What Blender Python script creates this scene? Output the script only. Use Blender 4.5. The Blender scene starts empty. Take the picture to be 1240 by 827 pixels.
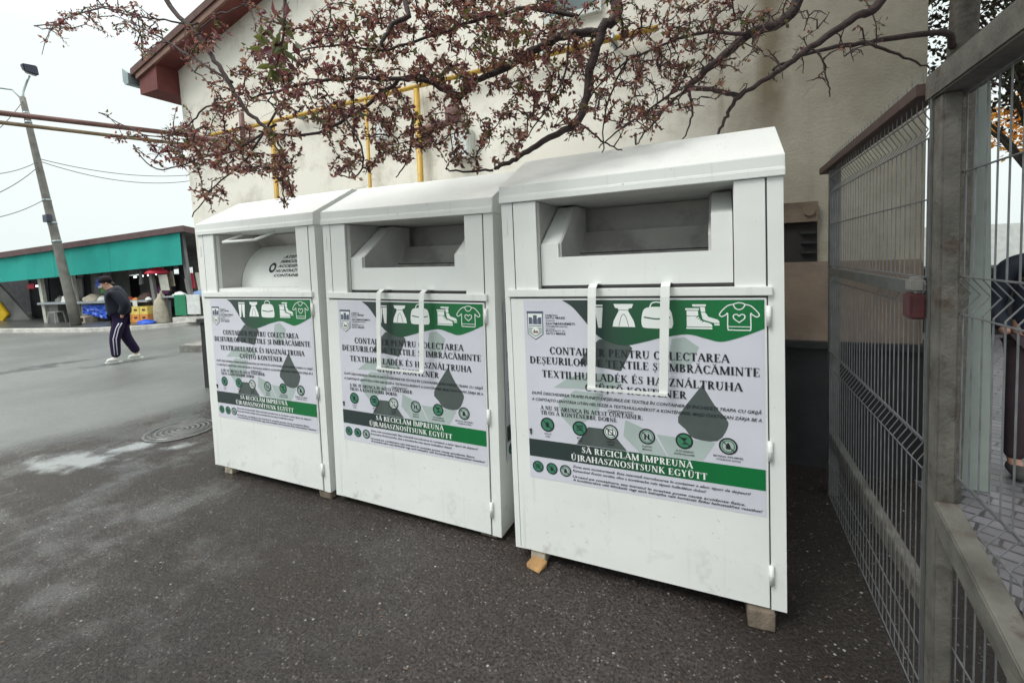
import bpy, bmesh, math, random
import numpy as np
from mathutils import Vector, Matrix
from math import sin, cos, pi, radians as R
random.seed(7)
S = bpy.context.scene
COL = S.collection

# ------------------------------------------------------------------ camera
F, PY, YAW, PITCH, ROLL, CH = 552.8, 346.6, .4367, .0597, .0364, 1.5987
fw = np.array([-sin(YAW)*cos(PITCH), cos(YAW)*cos(PITCH), -sin(PITCH)])
r0 = np.array([cos(YAW), sin(YAW), 0.]); d0 = np.cross(fw, r0)
RT = r0*cos(ROLL)+d0*sin(ROLL); DN = -r0*sin(ROLL)+d0*cos(ROLL)
CAM = np.array([0, 0, CH])
def ray(px, py): return RT*(px-620)/F+DN*(py-PY)/F+fw
def onY(px, py, Y): v = ray(px, py); return Vector(CAM+v*Y/v[1])
def onX(px, py, X): v = ray(px, py); return Vector(CAM+v*X/v[0])
def onD(px, py, d): v = ray(px, py); v = v/np.linalg.norm(v); return Vector(CAM+v*d)
cd = bpy.data.cameras.new('camera'); cam = bpy.data.objects.new('camera', cd); COL.objects.link(cam)
M = Matrix(((RT[0], -DN[0], -fw[0], 0), (RT[1], -DN[1], -fw[1], 0), (RT[2], -DN[2], -fw[2], CH), (0, 0, 0, 1)))
cam.matrix_world = M
cd.sensor_width = 36; cd.lens = F/1240*36; cd.shift_y = -(413.5-PY)/1240
cd.clip_start = .02; cd.clip_end = 2000
S.camera = cam

# ------------------------------------------------------------------ world
w = bpy.data.worlds.new('World'); S.world = w; w.use_nodes = True
nt = w.node_tree; nt.nodes.clear()
out = nt.nodes.new('ShaderNodeOutputWorld'); bg = nt.nodes.new('ShaderNodeBackground')
sky = nt.nodes.new('ShaderNodeTexSky'); sky.sky_type = 'NISHITA'; sky.sun_disc = False
SUN_EL, SUN_AZ = R(52), R(215)     # azimuth measured clockwise from +Y
sky.sun_elevation = SUN_EL; sky.sun_rotation = SUN_AZ; sky.dust_density = 5; sky.air_density = 1.5
hsv = nt.nodes.new('ShaderNodeHueSaturation'); hsv.inputs['Saturation'].default_value = .25
tc = nt.nodes.new('ShaderNodeTexCoord'); sep = nt.nodes.new('ShaderNodeSeparateXYZ')
ramp = nt.nodes.new('ShaderNodeValToRGB')
ramp.color_ramp.elements[0].position = 0; ramp.color_ramp.elements[0].color = (.80, .885, .87, 1)
ramp.color_ramp.elements[1].position = 1; ramp.color_ramp.elements[1].color = (1, 1, 1, 1)
e = ramp.color_ramp.elements.new(.45); e.color = (.86, .93, .92, 1)
mr = nt.nodes.new('ShaderNodeMapRange'); mr.inputs[1].default_value = .35; mr.inputs[2].default_value = 1.; mr.inputs[3].default_value = 7.0; mr.inputs[4].default_value = 19
mul = nt.nodes.new('ShaderNodeVectorMath'); mul.operation = 'SCALE'
mix = nt.nodes.new('ShaderNodeMixRGB'); mix.inputs[0].default_value = .92
cn = nt.nodes.new('ShaderNodeTexNoise'); cn.inputs['Scale'].default_value = 1.6; cn.inputs['Detail'].default_value = 4
cm = nt.nodes.new('ShaderNodeMapRange'); cm.inputs[3].default_value = .95; cm.inputs[4].default_value = 1.04
mul2 = nt.nodes.new('ShaderNodeVectorMath'); mul2.operation = 'SCALE'
L = nt.links.new
L(tc.outputs['Generated'], sep.inputs[0]); L(sep.outputs['Z'], ramp.inputs[0]); L(sep.outputs['Z'], mr.inputs[0])
L(tc.outputs['Generated'], cn.inputs['Vector']); L(cn.outputs[0], cm.inputs[0])
L(ramp.outputs[0], mul.inputs[0]); L(mr.outputs[0], mul.inputs['Scale']); L(mul.outputs[0], mul2.inputs[0]); L(cm.outputs[0], mul2.inputs['Scale'])
L(sky.outputs[0], hsv.inputs['Color']); L(hsv.outputs[0], mix.inputs[1]); L(mul2.outputs[0], mix.inputs[2])
L(mix.outputs[0], bg.inputs[0]); bg.inputs[1].default_value = .1; L(bg.outputs[0], out.inputs[0])
sd = bpy.data.lights.new('sun', 'SUN'); sd.energy = 1.0; sd.angle = R(24); sd.color = (1, .975, .94)
so = bpy.data.objects.new('sun', sd); COL.objects.link(so)
sv = Vector((sin(SUN_AZ)*cos(SUN_EL), cos(SUN_AZ)*cos(SUN_EL), sin(SUN_EL)))
so.rotation_euler = sv.to_track_quat('Z', 'Y').to_euler()
S.view_settings.view_transform = 'Standard'; S.view_settings.look = 'None'; S.view_settings.gamma = 1
S.view_settings.exposure = .74
S.cycles.max_bounces = 8

# ------------------------------------------------------------------ materials
def mat(name, col, rough=.6, metal=0, var=.12, scale=6, bump=0, bscale=None, dirt=None, dirtcol=(.1, .08, .06), dscale=3, dthr=.6, spec=.5, coat=0, trans=0):
    m = bpy.data.materials.new(name); m.use_nodes = True; n = m.node_tree; b = n.nodes['Principled BSDF']; l = n.links.new
    b.inputs['Roughness'].default_value = rough; b.inputs['Metallic'].default_value = metal
    b.inputs['Specular IOR Level'].default_value = spec
    if coat: b.inputs['Coat Weight'].default_value = coat; b.inputs['Coat Roughness'].default_value = .08
    c = n.nodes.new('ShaderNodeTexCoord')
    nz = n.nodes.new('ShaderNodeTexNoise'); nz.inputs['Scale'].default_value = scale; nz.inputs['Detail'].default_value = 6
    l(c.outputs['Object'], nz.inputs['Vector'])
    rp = n.nodes.new('ShaderNodeMixRGB'); rp.inputs[1].default_value = (*[x*(1-var) for x in col], 1); rp.inputs[2].default_value = (*[min(1, x*(1+var)) for x in col], 1)
    mp = n.nodes.new('ShaderNodeMapRange'); mp.inputs[1].default_value = .3; mp.inputs[2].default_value = .7
    l(nz.outputs[0], mp.inputs[0]); l(mp.outputs[0], rp.inputs[0]); last = rp.outputs[0]
    if dirt:
        n2 = n.nodes.new('ShaderNodeTexNoise'); n2.inputs['Scale'].default_value = dscale; n2.inputs['Detail'].default_value = 8; n2.inputs['Roughness'].default_value = .65
        l(c.outputs['Object'], n2.inputs['Vector'])
        m2 = n.nodes.new('ShaderNodeMapRange'); m2.inputs[1].default_value = dthr; m2.inputs[2].default_value = dthr+.14; m2.inputs[4].default_value = dirt
        l(n2.outputs[0], m2.inputs[0])
        mx = n.nodes.new('ShaderNodeMixRGB'); mx.inputs[2].default_value = (*dirtcol, 1)
        l(m2.outputs[0], mx.inputs[0]); l(last, mx.inputs[1]); last = mx.outputs[0]
    l(last, b.inputs['Base Color'])
    if bump:
        n3 = n.nodes.new('ShaderNodeTexNoise'); n3.inputs['Scale'].default_value = bscale or scale*8; n3.inputs['Detail'].default_value = 5
        l(c.outputs['Object'], n3.inputs['Vector'])
        bp = n.nodes.new('ShaderNodeBump'); bp.inputs['Strength'].default_value = bump; bp.inputs['Distance'].default_value = .01
        l(n3.outputs[0], bp.inputs['Height']); l(bp.outputs[0], b.inputs['Normal'])
    if trans: b.inputs['Transmission Weight'].default_value = trans
    return m

class NT:   # tiny node helper for the special materials
    def __init__(s, name):
        s.m = bpy.data.materials.new(name); s.m.use_nodes = True; s.t = s.m.node_tree; s.b = s.t.nodes['Principled BSDF']
        s.c = s.t.nodes.new('ShaderNodeTexCoord').outputs['Object']
    def n(s, k, **kw):
        x = s.t.nodes.new('ShaderNode'+k)
        for a, v in kw.items(): setattr(x, a, v)
        return x
    def l(s, a, b): s.t.links.new(a, b)
    def noise(s, scale, detail=6, vec=None, rough=.55):
        x = s.n('TexNoise'); x.inputs['Scale'].default_value = scale; x.inputs['Detail'].default_value = detail; x.inputs['Roughness'].default_value = rough
        s.l(vec or s.c, x.inputs['Vector']); return x.outputs[0]
    def map(s, v, a, b, c=0, d=1, smooth=False):
        x = s.n('MapRange'); 
        if smooth: x.interpolation_type = 'SMOOTHSTEP'
        for i, q in zip((1, 2, 3, 4), (a, b, c, d)): x.inputs[i].default_value = q
        s.l(v, x.inputs[0]); return x.outputs[0]
    def mix(s, f, a, b, mode='MIX'):
        x = s.n('MixRGB', blend_type=mode)
        for i, q in zip((0, 1, 2), (f, a, b)):
            if isinstance(q, (float, int)): x.inputs[i].default_value = q
            elif isinstance(q, tuple): x.inputs[i].default_value = (*q, 1)
            else: s.l(q, x.inputs[i])
        return x.outputs[0]
    def math(s, op, a, b=None):
        x = s.n('Math', operation=op)
        for i, q in enumerate((a, b)):
            if q is None: continue
            if isinstance(q, (float, int)): x.inputs[i].default_value = q
            else: s.l(q, x.inputs[i])
        return x.outputs[0]
    def bump(s, h, st, dist=.01):
        x = s.n('Bump'); x.inputs['Strength'].default_value = st; x.inputs['Distance'].default_value = dist
        s.l(h, x.inputs['Height']); s.l(x.outputs[0], s.b.inputs['Normal'])

# white container paint: faint dirt, thin drips, dirtier near the bottom edge
def white_paint():
    k = NT('white_paint'); sp = k.n('SeparateXYZ'); k.l(k.c, sp.inputs[0])
    base = k.mix(k.map(k.noise(2.2), .3, .7), (.70, .725, .70), (.77, .785, .755))
    spots = k.map(k.noise(30, 3, rough=.75), .68, .74, 0, .6)
    base = k.mix(spots, base, (.22, .2, .17))
    low = k.map(sp.outputs['Z'], .0, .36, 1, .06)
    sm = k.math('MULTIPLY', k.map(k.noise(9, 8, rough=.7), .54, .76, 0, .5), low)
    base = k.mix(sm, base, (.2, .19, .15))
    mp = k.n('Mapping'); mp.inputs['Scale'].default_value = (26, 26, 1.3); k.l(k.c, mp.inputs['Vector'])
    base = k.mix(k.map(k.noise(1., 4, mp.outputs[0]), .61, .78, 0, .26), base, (.36, .34, .27))
    k.l(base, k.b.inputs['Base Color'])
    k.l(k.map(k.noise(5), .3, .7, .32, .5), k.b.inputs['Roughness'])
    k.bump(k.noise(2.6, 3), .6, .012)
    return k.m
WHITE = white_paint()
INNER = mat('inner_grey_sheet', (.50, .49, .47), .5, .15, var=.15, scale=3, dirt=.5, dirtcol=(.16, .145, .13), dscale=4, dthr=.5)  # chute and drum inside, greyer and darker than the outer white
GAP = mat('dark_seam', (.05, .05, .048), .8)
PLINTH = None
def plaster():
    k = NT('wall_plaster'); sp = k.n('SeparateXYZ'); k.l(k.c, sp.inputs[0])
    base = k.mix(k.map(k.noise(.9, 8), .3, .7), (.72, .695, .61), (.79, .77, .69))
    wob = k.math('ADD', sp.outputs['X'], k.map(k.noise(1.3, 5), 0, 1, -.8, .8))
    right = k.map(wob, 1.7, 3.0, 0, 1, True)      # stained cement render at this end, with tree shade painted into its colour
    cem = k.mix(k.map(k.noise(3.2, 9, rough=.7), .35, .68), (.27, .25, .20), (.36, .335, .27))
    base = k.mix(right, base, cem)
    st = k.map(k.noise(1.3, 9, rough=.72), .50, .72, 0, .65); base = k.mix(st, base, (.22, .19, .13))
    mp = k.n('Mapping'); mp.inputs['Scale'].default_value = (7, 7, .35); k.l(k.c, mp.inputs['Vector'])
    dr = k.math('MULTIPLY', k.map(k.noise(1., 6, mp.outputs[0]), .58, .72, 0, .5), right)
    base = k.mix(dr, base, (.16, .13, .08))
    # one long water stain
    dx = k.math('ABSOLUTE', k.math('ADD', sp.outputs['X'], k.map(k.noise(5, 4), 0, 1, -2.98-.09, -2.98+.09)))
    stn = k.math('MULTIPLY', k.map(dx, .02, .12, .8, 0), k.map(sp.outputs['Z'], 2.3, 2.7, 0, 1))
    base = k.mix(stn, base, (.12, .095, .055))
    vc = k.n('TexVoronoi', feature='DISTANCE_TO_EDGE'); vc.inputs['Scale'].default_value = .8; k.l(k.mix(.22, k.c, k.noise(2.2, 6)), vc.inputs['Vector'])
    base = k.mix(k.math('MULTIPLY', k.map(vc.outputs[0], 0, .004, .75, 0), k.map(k.noise(.7, 3), .5, .6, 0, 1)), base, (.12, .10, .08))
    k.l(base, k.b.inputs['Base Color']); k.b.inputs['Roughness'].default_value = .9
    k.bump(k.math('ADD', k.noise(55, 6), k.math('MULTIPLY', k.noise(3, 6), 1.)), .28, .015)
    return k.m
PLASTER = plaster()
WALLP = mat('plinth_paint', (.19, .145, .11), .9, var=.2, scale=4, dirt=.6, dirtcol=(.12, .1, .09), dscale=3, dthr=.5, bump=.3)
DARKPL = mat('dark_plinth', (.018, .018, .020), .85, var=.3, scale=5, bump=.3)
BROWNBAND = mat('brown_band', (.12, .09, .065), .85, var=.35, bump=.4)
SOFFIT = mat('red_brown_soffit', (.14, .035, .03), .75, var=.25, scale=5)
VERGE = mat('brown_wood', (.18, .10, .075), .7, var=.25, scale=8)
ROOFT = mat('roof_tile', (.10, .05, .04), .8, var=.3)
ZINC = mat('zinc', (.30, .36, .37), .4, .6)
YELLOW = mat('yellow_gas_paint', (.50, .31, .04), .45, var=.15, dirt=.5, dirtcol=(.2, .1, .03), dscale=12, dthr=.55)
RUSTP = mat('brown_pipe', (.17, .09, .08), .6, var=.25, scale=9)
METERW = mat('meter_box', (.55, .58, .55), .5)
GALV = mat('galvanised_steel', (.11, .115, .11), .5, .35, var=.25, scale=14, dirt=.5, dirtcol=(.10, .07, .045), dscale=7, dthr=.55)
BEAM = mat('weathered_grey_beam', (.11, .105, .09), .7, .1, var=.35, scale=10, dirt=.85, dirtcol=(.05, .032, .022), dscale=9, dthr=.52, bump=.3)
WIRE = mat('fence_wire', (.15, .155, .16), .45, .3, var=.25, scale=20)
REDR = mat('red_brown_rail', (.055, .030, .025), .65, var=.3, scale=15)
RED = mat('red_paint', (.055, .013, .015), .5, var=.3, scale=20)
LABELW = mat('pale_wrap', (.17, .165, .155), .6)
WOODY = mat('split_timber', (.33, .19, .075), .8, var=.25, scale=20, bump=.4)
WOODG = mat('grey_timber', (.15, .12, .09), .9, var=.35, scale=18, bump=.5)
WOODP = mat('pale_timber', (.34, .30, .24), .9, var=.25, scale=18, bump=.4)
BARK = mat('plum_bark', (.045, .03, .028), .85, var=.4, scale=25, bump=.8, bscale=70)
BARK2 = mat('grey_bark', (.10, .09, .075), .9, var=.35, scale=18, bump=.8, bscale=50)
def leafm(name, c, c2):
    k = NT(name); k.b.inputs['Roughness'].default_value = .5
    k.l(k.mix(k.map(k.noise(7, 2), .35, .65), c, c2), k.b.inputs['Base Color'])
    tr = k.n('BsdfTranslucent'); tr.inputs[0].default_value = (c[0]*2.2, c[1]*1.6, c[2]*1.6, 1)
    ms = k.n('MixShader'); ms.inputs[0].default_value = .42
    k.l(k.b.outputs[0], ms.inputs[1]); k.l(tr.outputs[0], ms.inputs[2])
    k.l(ms.outputs[0], k.t.nodes['Material Output'].inputs['Surface']); return k.m
LEAF = [leafm('purple_leaf', (.13, .055, .058), (.19, .09, .082)), leafm('dark_leaf', (.085, .036, .042), (.13, .058, .058)),
        leafm('brown_leaf', (.18, .11, .07), (.24, .155, .095)), leafm('green_leaf', (.07, .10, .028), (.13, .14, .04))]
LEAFG = [leafm('shrub_leaf', (.03, .045, .02), (.06, .07, .03)), leafm('dusky_leaf', (.035, .03, .025), (.06, .045, .035)), leafm('yellow_leaf', (.55, .33, .05), (.7, .45, .1))]

# ------------------------------------------------------------------ mesh builder
class MB:
    def __init__(s): s.v = []; s.f = []; s.mi = []; s.cur = 0
    def poly(s, pts):
        i = len(s.v); s.v += [tuple(p) for p in pts]; s.f.append(list(range(i, i+len(pts)))); s.mi.append(s.cur)
    def add(s, vs, fs):
        i = len(s.v); s.v += [tuple(p) for p in vs]
        for f in fs: s.f.append([i+a for a in f]); s.mi.append(s.cur)
    def box(s, x0, x1, y0, y1, z0, z1, fn=None):
        vs = [(x, y, z) for z in (z0, z1) for (x, y) in ((x0, y0), (x1, y0), (x1, y1), (x0, y1))]
        if fn: vs = [fn(p) for p in vs]
        s.add(vs, [(3, 2, 1, 0), (4, 5, 6, 7), (0, 1, 5, 4), (1, 2, 6, 5), (2, 3, 7, 6), (3, 0, 4, 7)])
    def prism(s, a, b):     # two matching outlines
        n = len(a); s.add(list(a)+list(b), [list(range(n))[::-1], list(range(n, 2*n))]+[(i, (i+1) % n, n+(i+1) % n, n+i) for i in range(n)])
    def obox(s, a, b, w, h, up=(0, 0, 1)):  # box along a->b
        a = Vector(a); b = Vector(b); d = (b-a).normalized(); u = Vector(up); sd = d.cross(u).normalized(); u = sd.cross(d)
        q = [sd*w/2+u*h/2, -sd*w/2+u*h/2, -sd*w/2-u*h/2, sd*w/2-u*h/2]
        s.prism([a+x for x in q], [b+x for x in q])
    def tube(s, pts, rad, n=8, caps=True):
        pts = [Vector(p) for p in pts]
        if isinstance(rad, (int, float)): rad = [rad]*len(pts)
        base = len(s.v); prev = None
        for i, p in enumerate(pts):
            d = (pts[min(i+1, len(pts)-1)]-pts[max(i-1, 0)]).normalized()
            if prev is None: sd = d.cross(Vector((0, 0, 1)) if abs(d.z) < .9 else Vector((1, 0, 0))).normalized()
            else: sd = (prev-d*prev.dot(d)).normalized()
            prev = sd; u = d.cross(sd)
            for k in range(n): a = 2*pi*k/n; s.v.append(tuple(p+(sd*cos(a)+u*sin(a))*rad[i]))
        for i in range(len(pts)-1):
            for k in range(n):
                a = base+i*n+k; b = base+i*n+(k+1) % n; s.f.append([a, b, b+n, a+n]); s.mi.append(s.cur)
        if caps:
            s.f.append([base+k for k in range(n)][::-1]); s.mi.append(s.cur)
            e = base+(len(pts)-1)*n; s.f.append([e+k for k in range(n)]); s.mi.append(s.cur)
    def lathe(s, c, prof, n=16):
        c = Vector(c); base = len(s.v)
        for r, z in prof:
            for k in range(n): s.v.append((c.x+r*cos(2*pi*k/n), c.y+r*sin(2*pi*k/n), c.z+z))
        for i in range(len(prof)-1):
            for k in range(n): a = base+i*n+k; b = base+i*n+(k+1) % n; s.f.append([a, b, b+n, a+n]); s.mi.append(s.cur)
        s.f.append([base+k for k in range(n)][::-1]); s.mi.append(s.cur)
        e = base+(len(prof)-1)*n; s.f.append([e+k for k in range(n)]); s.mi.append(s.cur)
    def build(s, name, m, parent=None, smooth=False, bevel=0):
        me = bpy.data.meshes.new(name); me.from_pydata(s.v, [], s.f)
        for x in (m if isinstance(m, (list, tuple)) else [m]): me.materials.append(x)
        me.polygons.foreach_set('material_index', s.mi)
        if smooth: me.polygons.foreach_set('use_smooth', [True]*len(s.f))
        me.update()
        if bevel:
            bm = bmesh.new(); bm.from_mesh(me)
            bmesh.ops.bevel(bm, geom=[e for e in bm.edges if e.is_manifold and e.calc_face_angle(0) > .5], offset=bevel, segments=2, affect='EDGES', clamp_overlap=True)
            bm.to_mesh(me); bm.free()
        o = bpy.data.objects.new(name, me); COL.objects.link(o)
        if parent: o.parent = parent
        return o
def tag(o, label=None, cat=None, group=None, kind=None):
    if label: o['label'] = label
    if cat: o['category'] = cat
    if group: o['group'] = group
    if kind: o['kind'] = kind
    return o
def empty(name, loc=(0, 0, 0), rot=(0, 0, 0)):
    o = bpy.data.objects.new(name, None); COL.objects.link(o); o.location = loc; o.rotation_euler = rot; o.empty_display_size = .2; return o
def kids(o): return [c for c in COL.objects if c.parent == o]
def copy_tree(o, parent=None):
    c = o.copy(); COL.objects.link(c); c.parent = parent
    for ch in kids(o): copy_tree(ch, c)
    return c

# ------------------------------------------------------------------ lettering
T_, t_ = .205, .085
def glyphs():
    G = {}
    class g:
        def __init__(s, w): s.w = w; s.p = []
        def quad(s, *p): s.p.append(list(p)); return s
        def rect(s, x0, y0, x1, y1): return s.quad((x0, y0), (x1, y0), (x1, y1), (x0, y1))
        def serif(s, x, y, w=.30): return s.rect(x-w/2, y, x+w/2, y+.05) if y < .5 else s.rect(x-w/2, .95, x+w/2, 1)
        def stem(s, x, T=T_, y0=0, y1=1, sf=3):
            s.rect(x-T/2, y0, x+T/2, y1)
            if sf & 1: s.serif(x, 0)
            if sf & 2: s.serif(x, 1)
            return s
        def diag(s, x0, y0, x1, y1, T): return s.quad((x0-T/2, y0), (x0+T/2, y0), (x1+T/2, y1), (x1-T/2, y1))
        def arc(s, cx, cy, rx, ry, a0, a1, T=T_, t=t_, n=14):
            prev = None
            for i in range(n+1):
                a = R(a0+(a1-a0)*i/n); w = t+(T-t)*abs(cos(a))**1.3
                o = (cx+(rx)*cos(a), cy+(ry)*sin(a)); q = (cx+(rx-w)*cos(a), cy+(ry-w*.9)*sin(a))
                if prev: s.quad(prev[0], o, q, prev[1])
                prev = (o, q)
            return s
    def A(): return g(.78).diag(.05, 0, .37, 1, t_).diag(.7, 0, .38, 1, T_).rect(.17, .3, .58, .36).serif(.07, 0, .24).serif(.68, 0, .28)
    def I(): return g(.34).stem(.17)
    def C(): return g(.74).arc(.42, .5, .38, .52, 48, 312).rect(.66, .68, .72, .98).rect(.66, .04, .7, .28)
    def E(): return g(.66).stem(.17).rect(.17, .94, .58, 1).rect(.17, .47, .46, .53).rect(.17, 0, .6, .06).rect(.54, .76, .59, 1).rect(.43, .38, .47, .62).rect(.56, 0, .61, .25)
    def O(): return g(.84).arc(.42, .5, .4, .52, 0, 360, n=24)
    def U(): return g(.8).stem(.17, y0=.3, sf=2).stem(.64, t_, .3, 1, 2).arc(.37, .33, .285, .35, 180, 360, .12)
    def Sx():
        q = g(.56); pts = [(.46, .78), (.42, .9), (.3, .96), (.17, .9), (.13, .75), (.2, .62), (.34, .5), (.44, .36), (.43, .18), (.3, .05), (.16, .06), (.08, .2)]
        ws = [.05, .06, .06, .1, .14, .17, .18, .17, .13, .08, .06, .05]
        pr = None
        for i, p in enumerate(pts):
            a = pts[max(0, i-1)]; b = pts[min(len(pts)-1, i+1)]; dx, dy = b[0]-a[0], b[1]-a[1]; l = math.hypot(dx, dy); nx, ny = -dy/l*ws[i]/2, dx/l*ws[i]/2
            c = ((p[0]+nx, p[1]+ny), (p[0]-nx, p[1]-ny))
            if pr: q.quad(pr[0], c[0], c[1], pr[1])
            pr = c
        return q.rect(.44, .7, .49, .98).rect(.05, .02, .1, .3)
    def T(): return g(.7).stem(.35, sf=1).rect(.03, .94, .67, 1).rect(.03, .74, .08, 1).rect(.62, .74, .67, 1)
    def N(): return g(.86).stem(.15, t_).stem(.7, t_, sf=2).diag(.68, 0, .16, 1, T_)
    def Rr(): return g(.74).stem(.17).arc(.3, .73, .3, .27, -90, 90).rect(.17, .94, .3, 1).rect(.17, .46, .34, .52).diag(.62, 0, .34, .5, T_).serif(.66, 0, .18)
    def Y(): return g(.74).stem(.36, y0=0, y1=.48, sf=1).diag(.36, .44, .12, 1, T_).diag(.36, .44, .6, 1, t_).serif(.13, 1, .26).serif(.6, 1, .22)
    def Z(): return g(.66).rect(.06, .94, .6, 1).rect(.05, 0, .62, .06).diag(.14, .04, .52, .96, T_).rect(.06, .76, .11, 1).rect(.57, 0, .62, .25)
    B = dict(A=A, I=I, C=C, E=E, O=O, U=U, S=Sx, T=T, N=N, R=Rr, Y=Y, Z=Z,
        B=lambda: g(.7).stem(.17).arc(.3, .75, .26, .25, -90, 90).arc(.3, .27, .33, .27, -90, 90).rect(.17, .94, .3, 1).rect(.17, .47, .32, .53).rect(.17, 0, .3, .06),
        D=lambda: g(.82).stem(.17).arc(.32, .5, .44, .5, -90, 90).rect(.17, .94, .33, 1).rect(.17, 0, .33, .06),
        G=lambda: g(.82).arc(.42, .5, .38, .52, 48, 300).rect(.66, .7, .72, .98).rect(.58, .03, .74, .42).rect(.5, .4, .82, .45),
        H=lambda: g(.86).stem(.17).stem(.68).rect(.17, .47, .68, .53),
        J=lambda: g(.42).stem(.24, y0=-.08, sf=2).arc(.1, -.06, .22, .15, -100, 0, .1),
        K=lambda: g(.8).stem(.17).diag(.22, .42, .62, 1, t_).diag(.68, 0, .33, .56, T_).serif(.7, 0, .24).serif(.62, 1, .24),
        L=lambda: g(.64).stem(.17).rect(.17, 0, .58, .06).rect(.55, 0, .6, .28),
        M=lambda: g(1.0).stem(.13, t_).stem(.84).diag(.49, 0.02, .16, 1, T_).diag(.49, .02, .82, 1, t_),
        P=lambda: g(.66).stem(.17).arc(.3, .72, .31, .28, -90, 90).rect(.17, .94, .3, 1).rect(.17, .44, .3, .5),
        X=lambda: g(.78).diag(.66, 0, .14, 1, T_).diag(.12, 0, .64, 1, t_),
        V=lambda: g(.78).diag(.4, 0, .12, 1, T_).diag(.4, 0, .68, 1, t_).serif(.13, 1, .26).serif(.68, 1, .22))
    def acc(q, k):
        c = {'I': .17}.get(k[1], q.w*.46)
        if k[0] == 'acute': q.diag(c-.02, 1.07, c+.13, 1.27, .11)
        if k[0] == 'dbl': q.diag(c-.16, 1.07, c-.04, 1.27, .1); q.diag(c+.06, 1.07, c+.18, 1.27, .1)
        if k[0] == 'dia': q.rect(c-.18, 1.09, c-.06, 1.21); q.rect(c+.06, 1.09, c+.18, 1.21)
        if k[0] == 'breve': q.arc(c, 1.24, .17, .17, 180, 360, .07, .07, 8)
        if k[0] == 'circ': q.diag(c-.15, 1.07, c, 1.25, .07); q.diag(c+.15, 1.07, c, 1.25, .07)
        if k[0] == 'comma': q.quad((c-.04, -.25), (c+.02, -.25), (c+.07, -.07), (c-.05, -.07))
        return q
    spec = {'Ă': ('breve', 'A'), 'Á': ('acute', 'A'), 'É': ('acute', 'E'), 'Í': ('acute', 'I'), 'Î': ('circ', 'I'), 'Ő': ('dbl', 'O'), 'Ö': ('dia', 'O'),
            'Ű': ('dbl', 'U'), 'Ü': ('dia', 'U'), 'Ú': ('acute', 'U'), 'Ș': ('comma', 'S'), 'Ț': ('comma', 'T'), 'Ó': ('acute', 'O')}
    for k, fn in B.items(): G[k] = fn()
    for k, sp in spec.items(): G[k] = acc(B[sp[1]](), sp)
    q = g(.3); q.rect(.1, 0, .22, .12); q.rect(.1, .4, .22, .52); G[':'] = q
    return G
GL = glyphs()
def serif_line(mb, text, u0, u1, base, h, y):
    tot = sum(.36 if c == ' ' else GL[c].w+.05 for c in text); sx = (u1-u0)/tot; x = u0; k = 0
    for c in text:
        if c == ' ': x += .36*sx; continue
        for q in GL[c].p:
            mb.poly([(x+a*sx, y-.00002*(k % 9), base+b*h) for a, b in q]); k += 1
        x += (GL[c].w+.05)*sx
def sans_line(mb, text, u0, u1, base, h, y, shear=0., bold=.0):
    cu = bpy.data.curves.new('lettering', 'FONT'); cu.body = text; cu.size = 1; cu.shear = shear; cu.resolution_u = 2; cu.offset = bold
    o = bpy.data.objects.new('lettering', cu); COL.objects.link(o)
    dg = bpy.context.evaluated_depsgraph_get(); dg.update(); me = bpy.data.meshes.new_from_object(o.evaluated_get(dg))
    xs = [v.co.x for v in me.vertices]; mn, mx = min(xs), max(xs); s = (u1-u0)/(mx-mn)
    i = len(mb.v); mb.v += [(u0+(v.co.x-mn)*s, y, base+v.co.y*h/.7) for v in me.vertices]
    for p in me.polygons: mb.f.append([i+a for a in p.vertices]); mb.mi.append(mb.cur)
    bpy.data.objects.remove(o); bpy.data.meshes.remove(me); bpy.data.curves.remove(cu)

INK = mat('print_ink', (.015, .02, .025), .45, var=.05)
PAPER = mat('poster_film', (.60, .61, .67), .34, var=.05, scale=2.5, coat=.15, bump=.25, bscale=5)
PWHITE = mat('print_white', (.76, .79, .77), .4, var=.02)
def printed_green(name, dark=(.028, .045, .043), mid=(.012, .085, .035), lite=(.004, .15, .04)):
    k = NT(name); sp = k.n('SeparateXYZ'); k.l(k.c, sp.inputs[0]); rp = k.n('ValToRGB')
    rp.color_ramp.elements[0].color = (*dark, 1); rp.color_ramp.elements[0].position = .3
    rp.color_ramp.elements[1].color = (*lite, 1); rp.color_ramp.elements[1].position = .85
    e = rp.color_ramp.elements.new(.55); e.color = (*mid, 1)
    k.l(k.map(sp.outputs['X'], .1, 1.18), rp.inputs[0]); k.l(rp.outputs[0], k.b.inputs['Base Color']); k.b.inputs['Roughness'].default_value = .35
    return k.m
CRESTB = mat('print_slate_blue', (.09, .11, .16), .4, var=.1)
PGREEN = printed_green('print_green')
PMARK = printed_green('print_icon_green', (.05, .20, .12), (.06, .24, .14), (.04, .19, .09))
PGREY = mat('print_grey_green', (.075, .095, .09), .4, var=.12, scale=9)
PLIGHT = mat('print_pale_green', (.38, .45, .43), .4, var=.08, scale=6)
PBROWN = mat('print_brown', (.2, .1, .06), .4)

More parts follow.
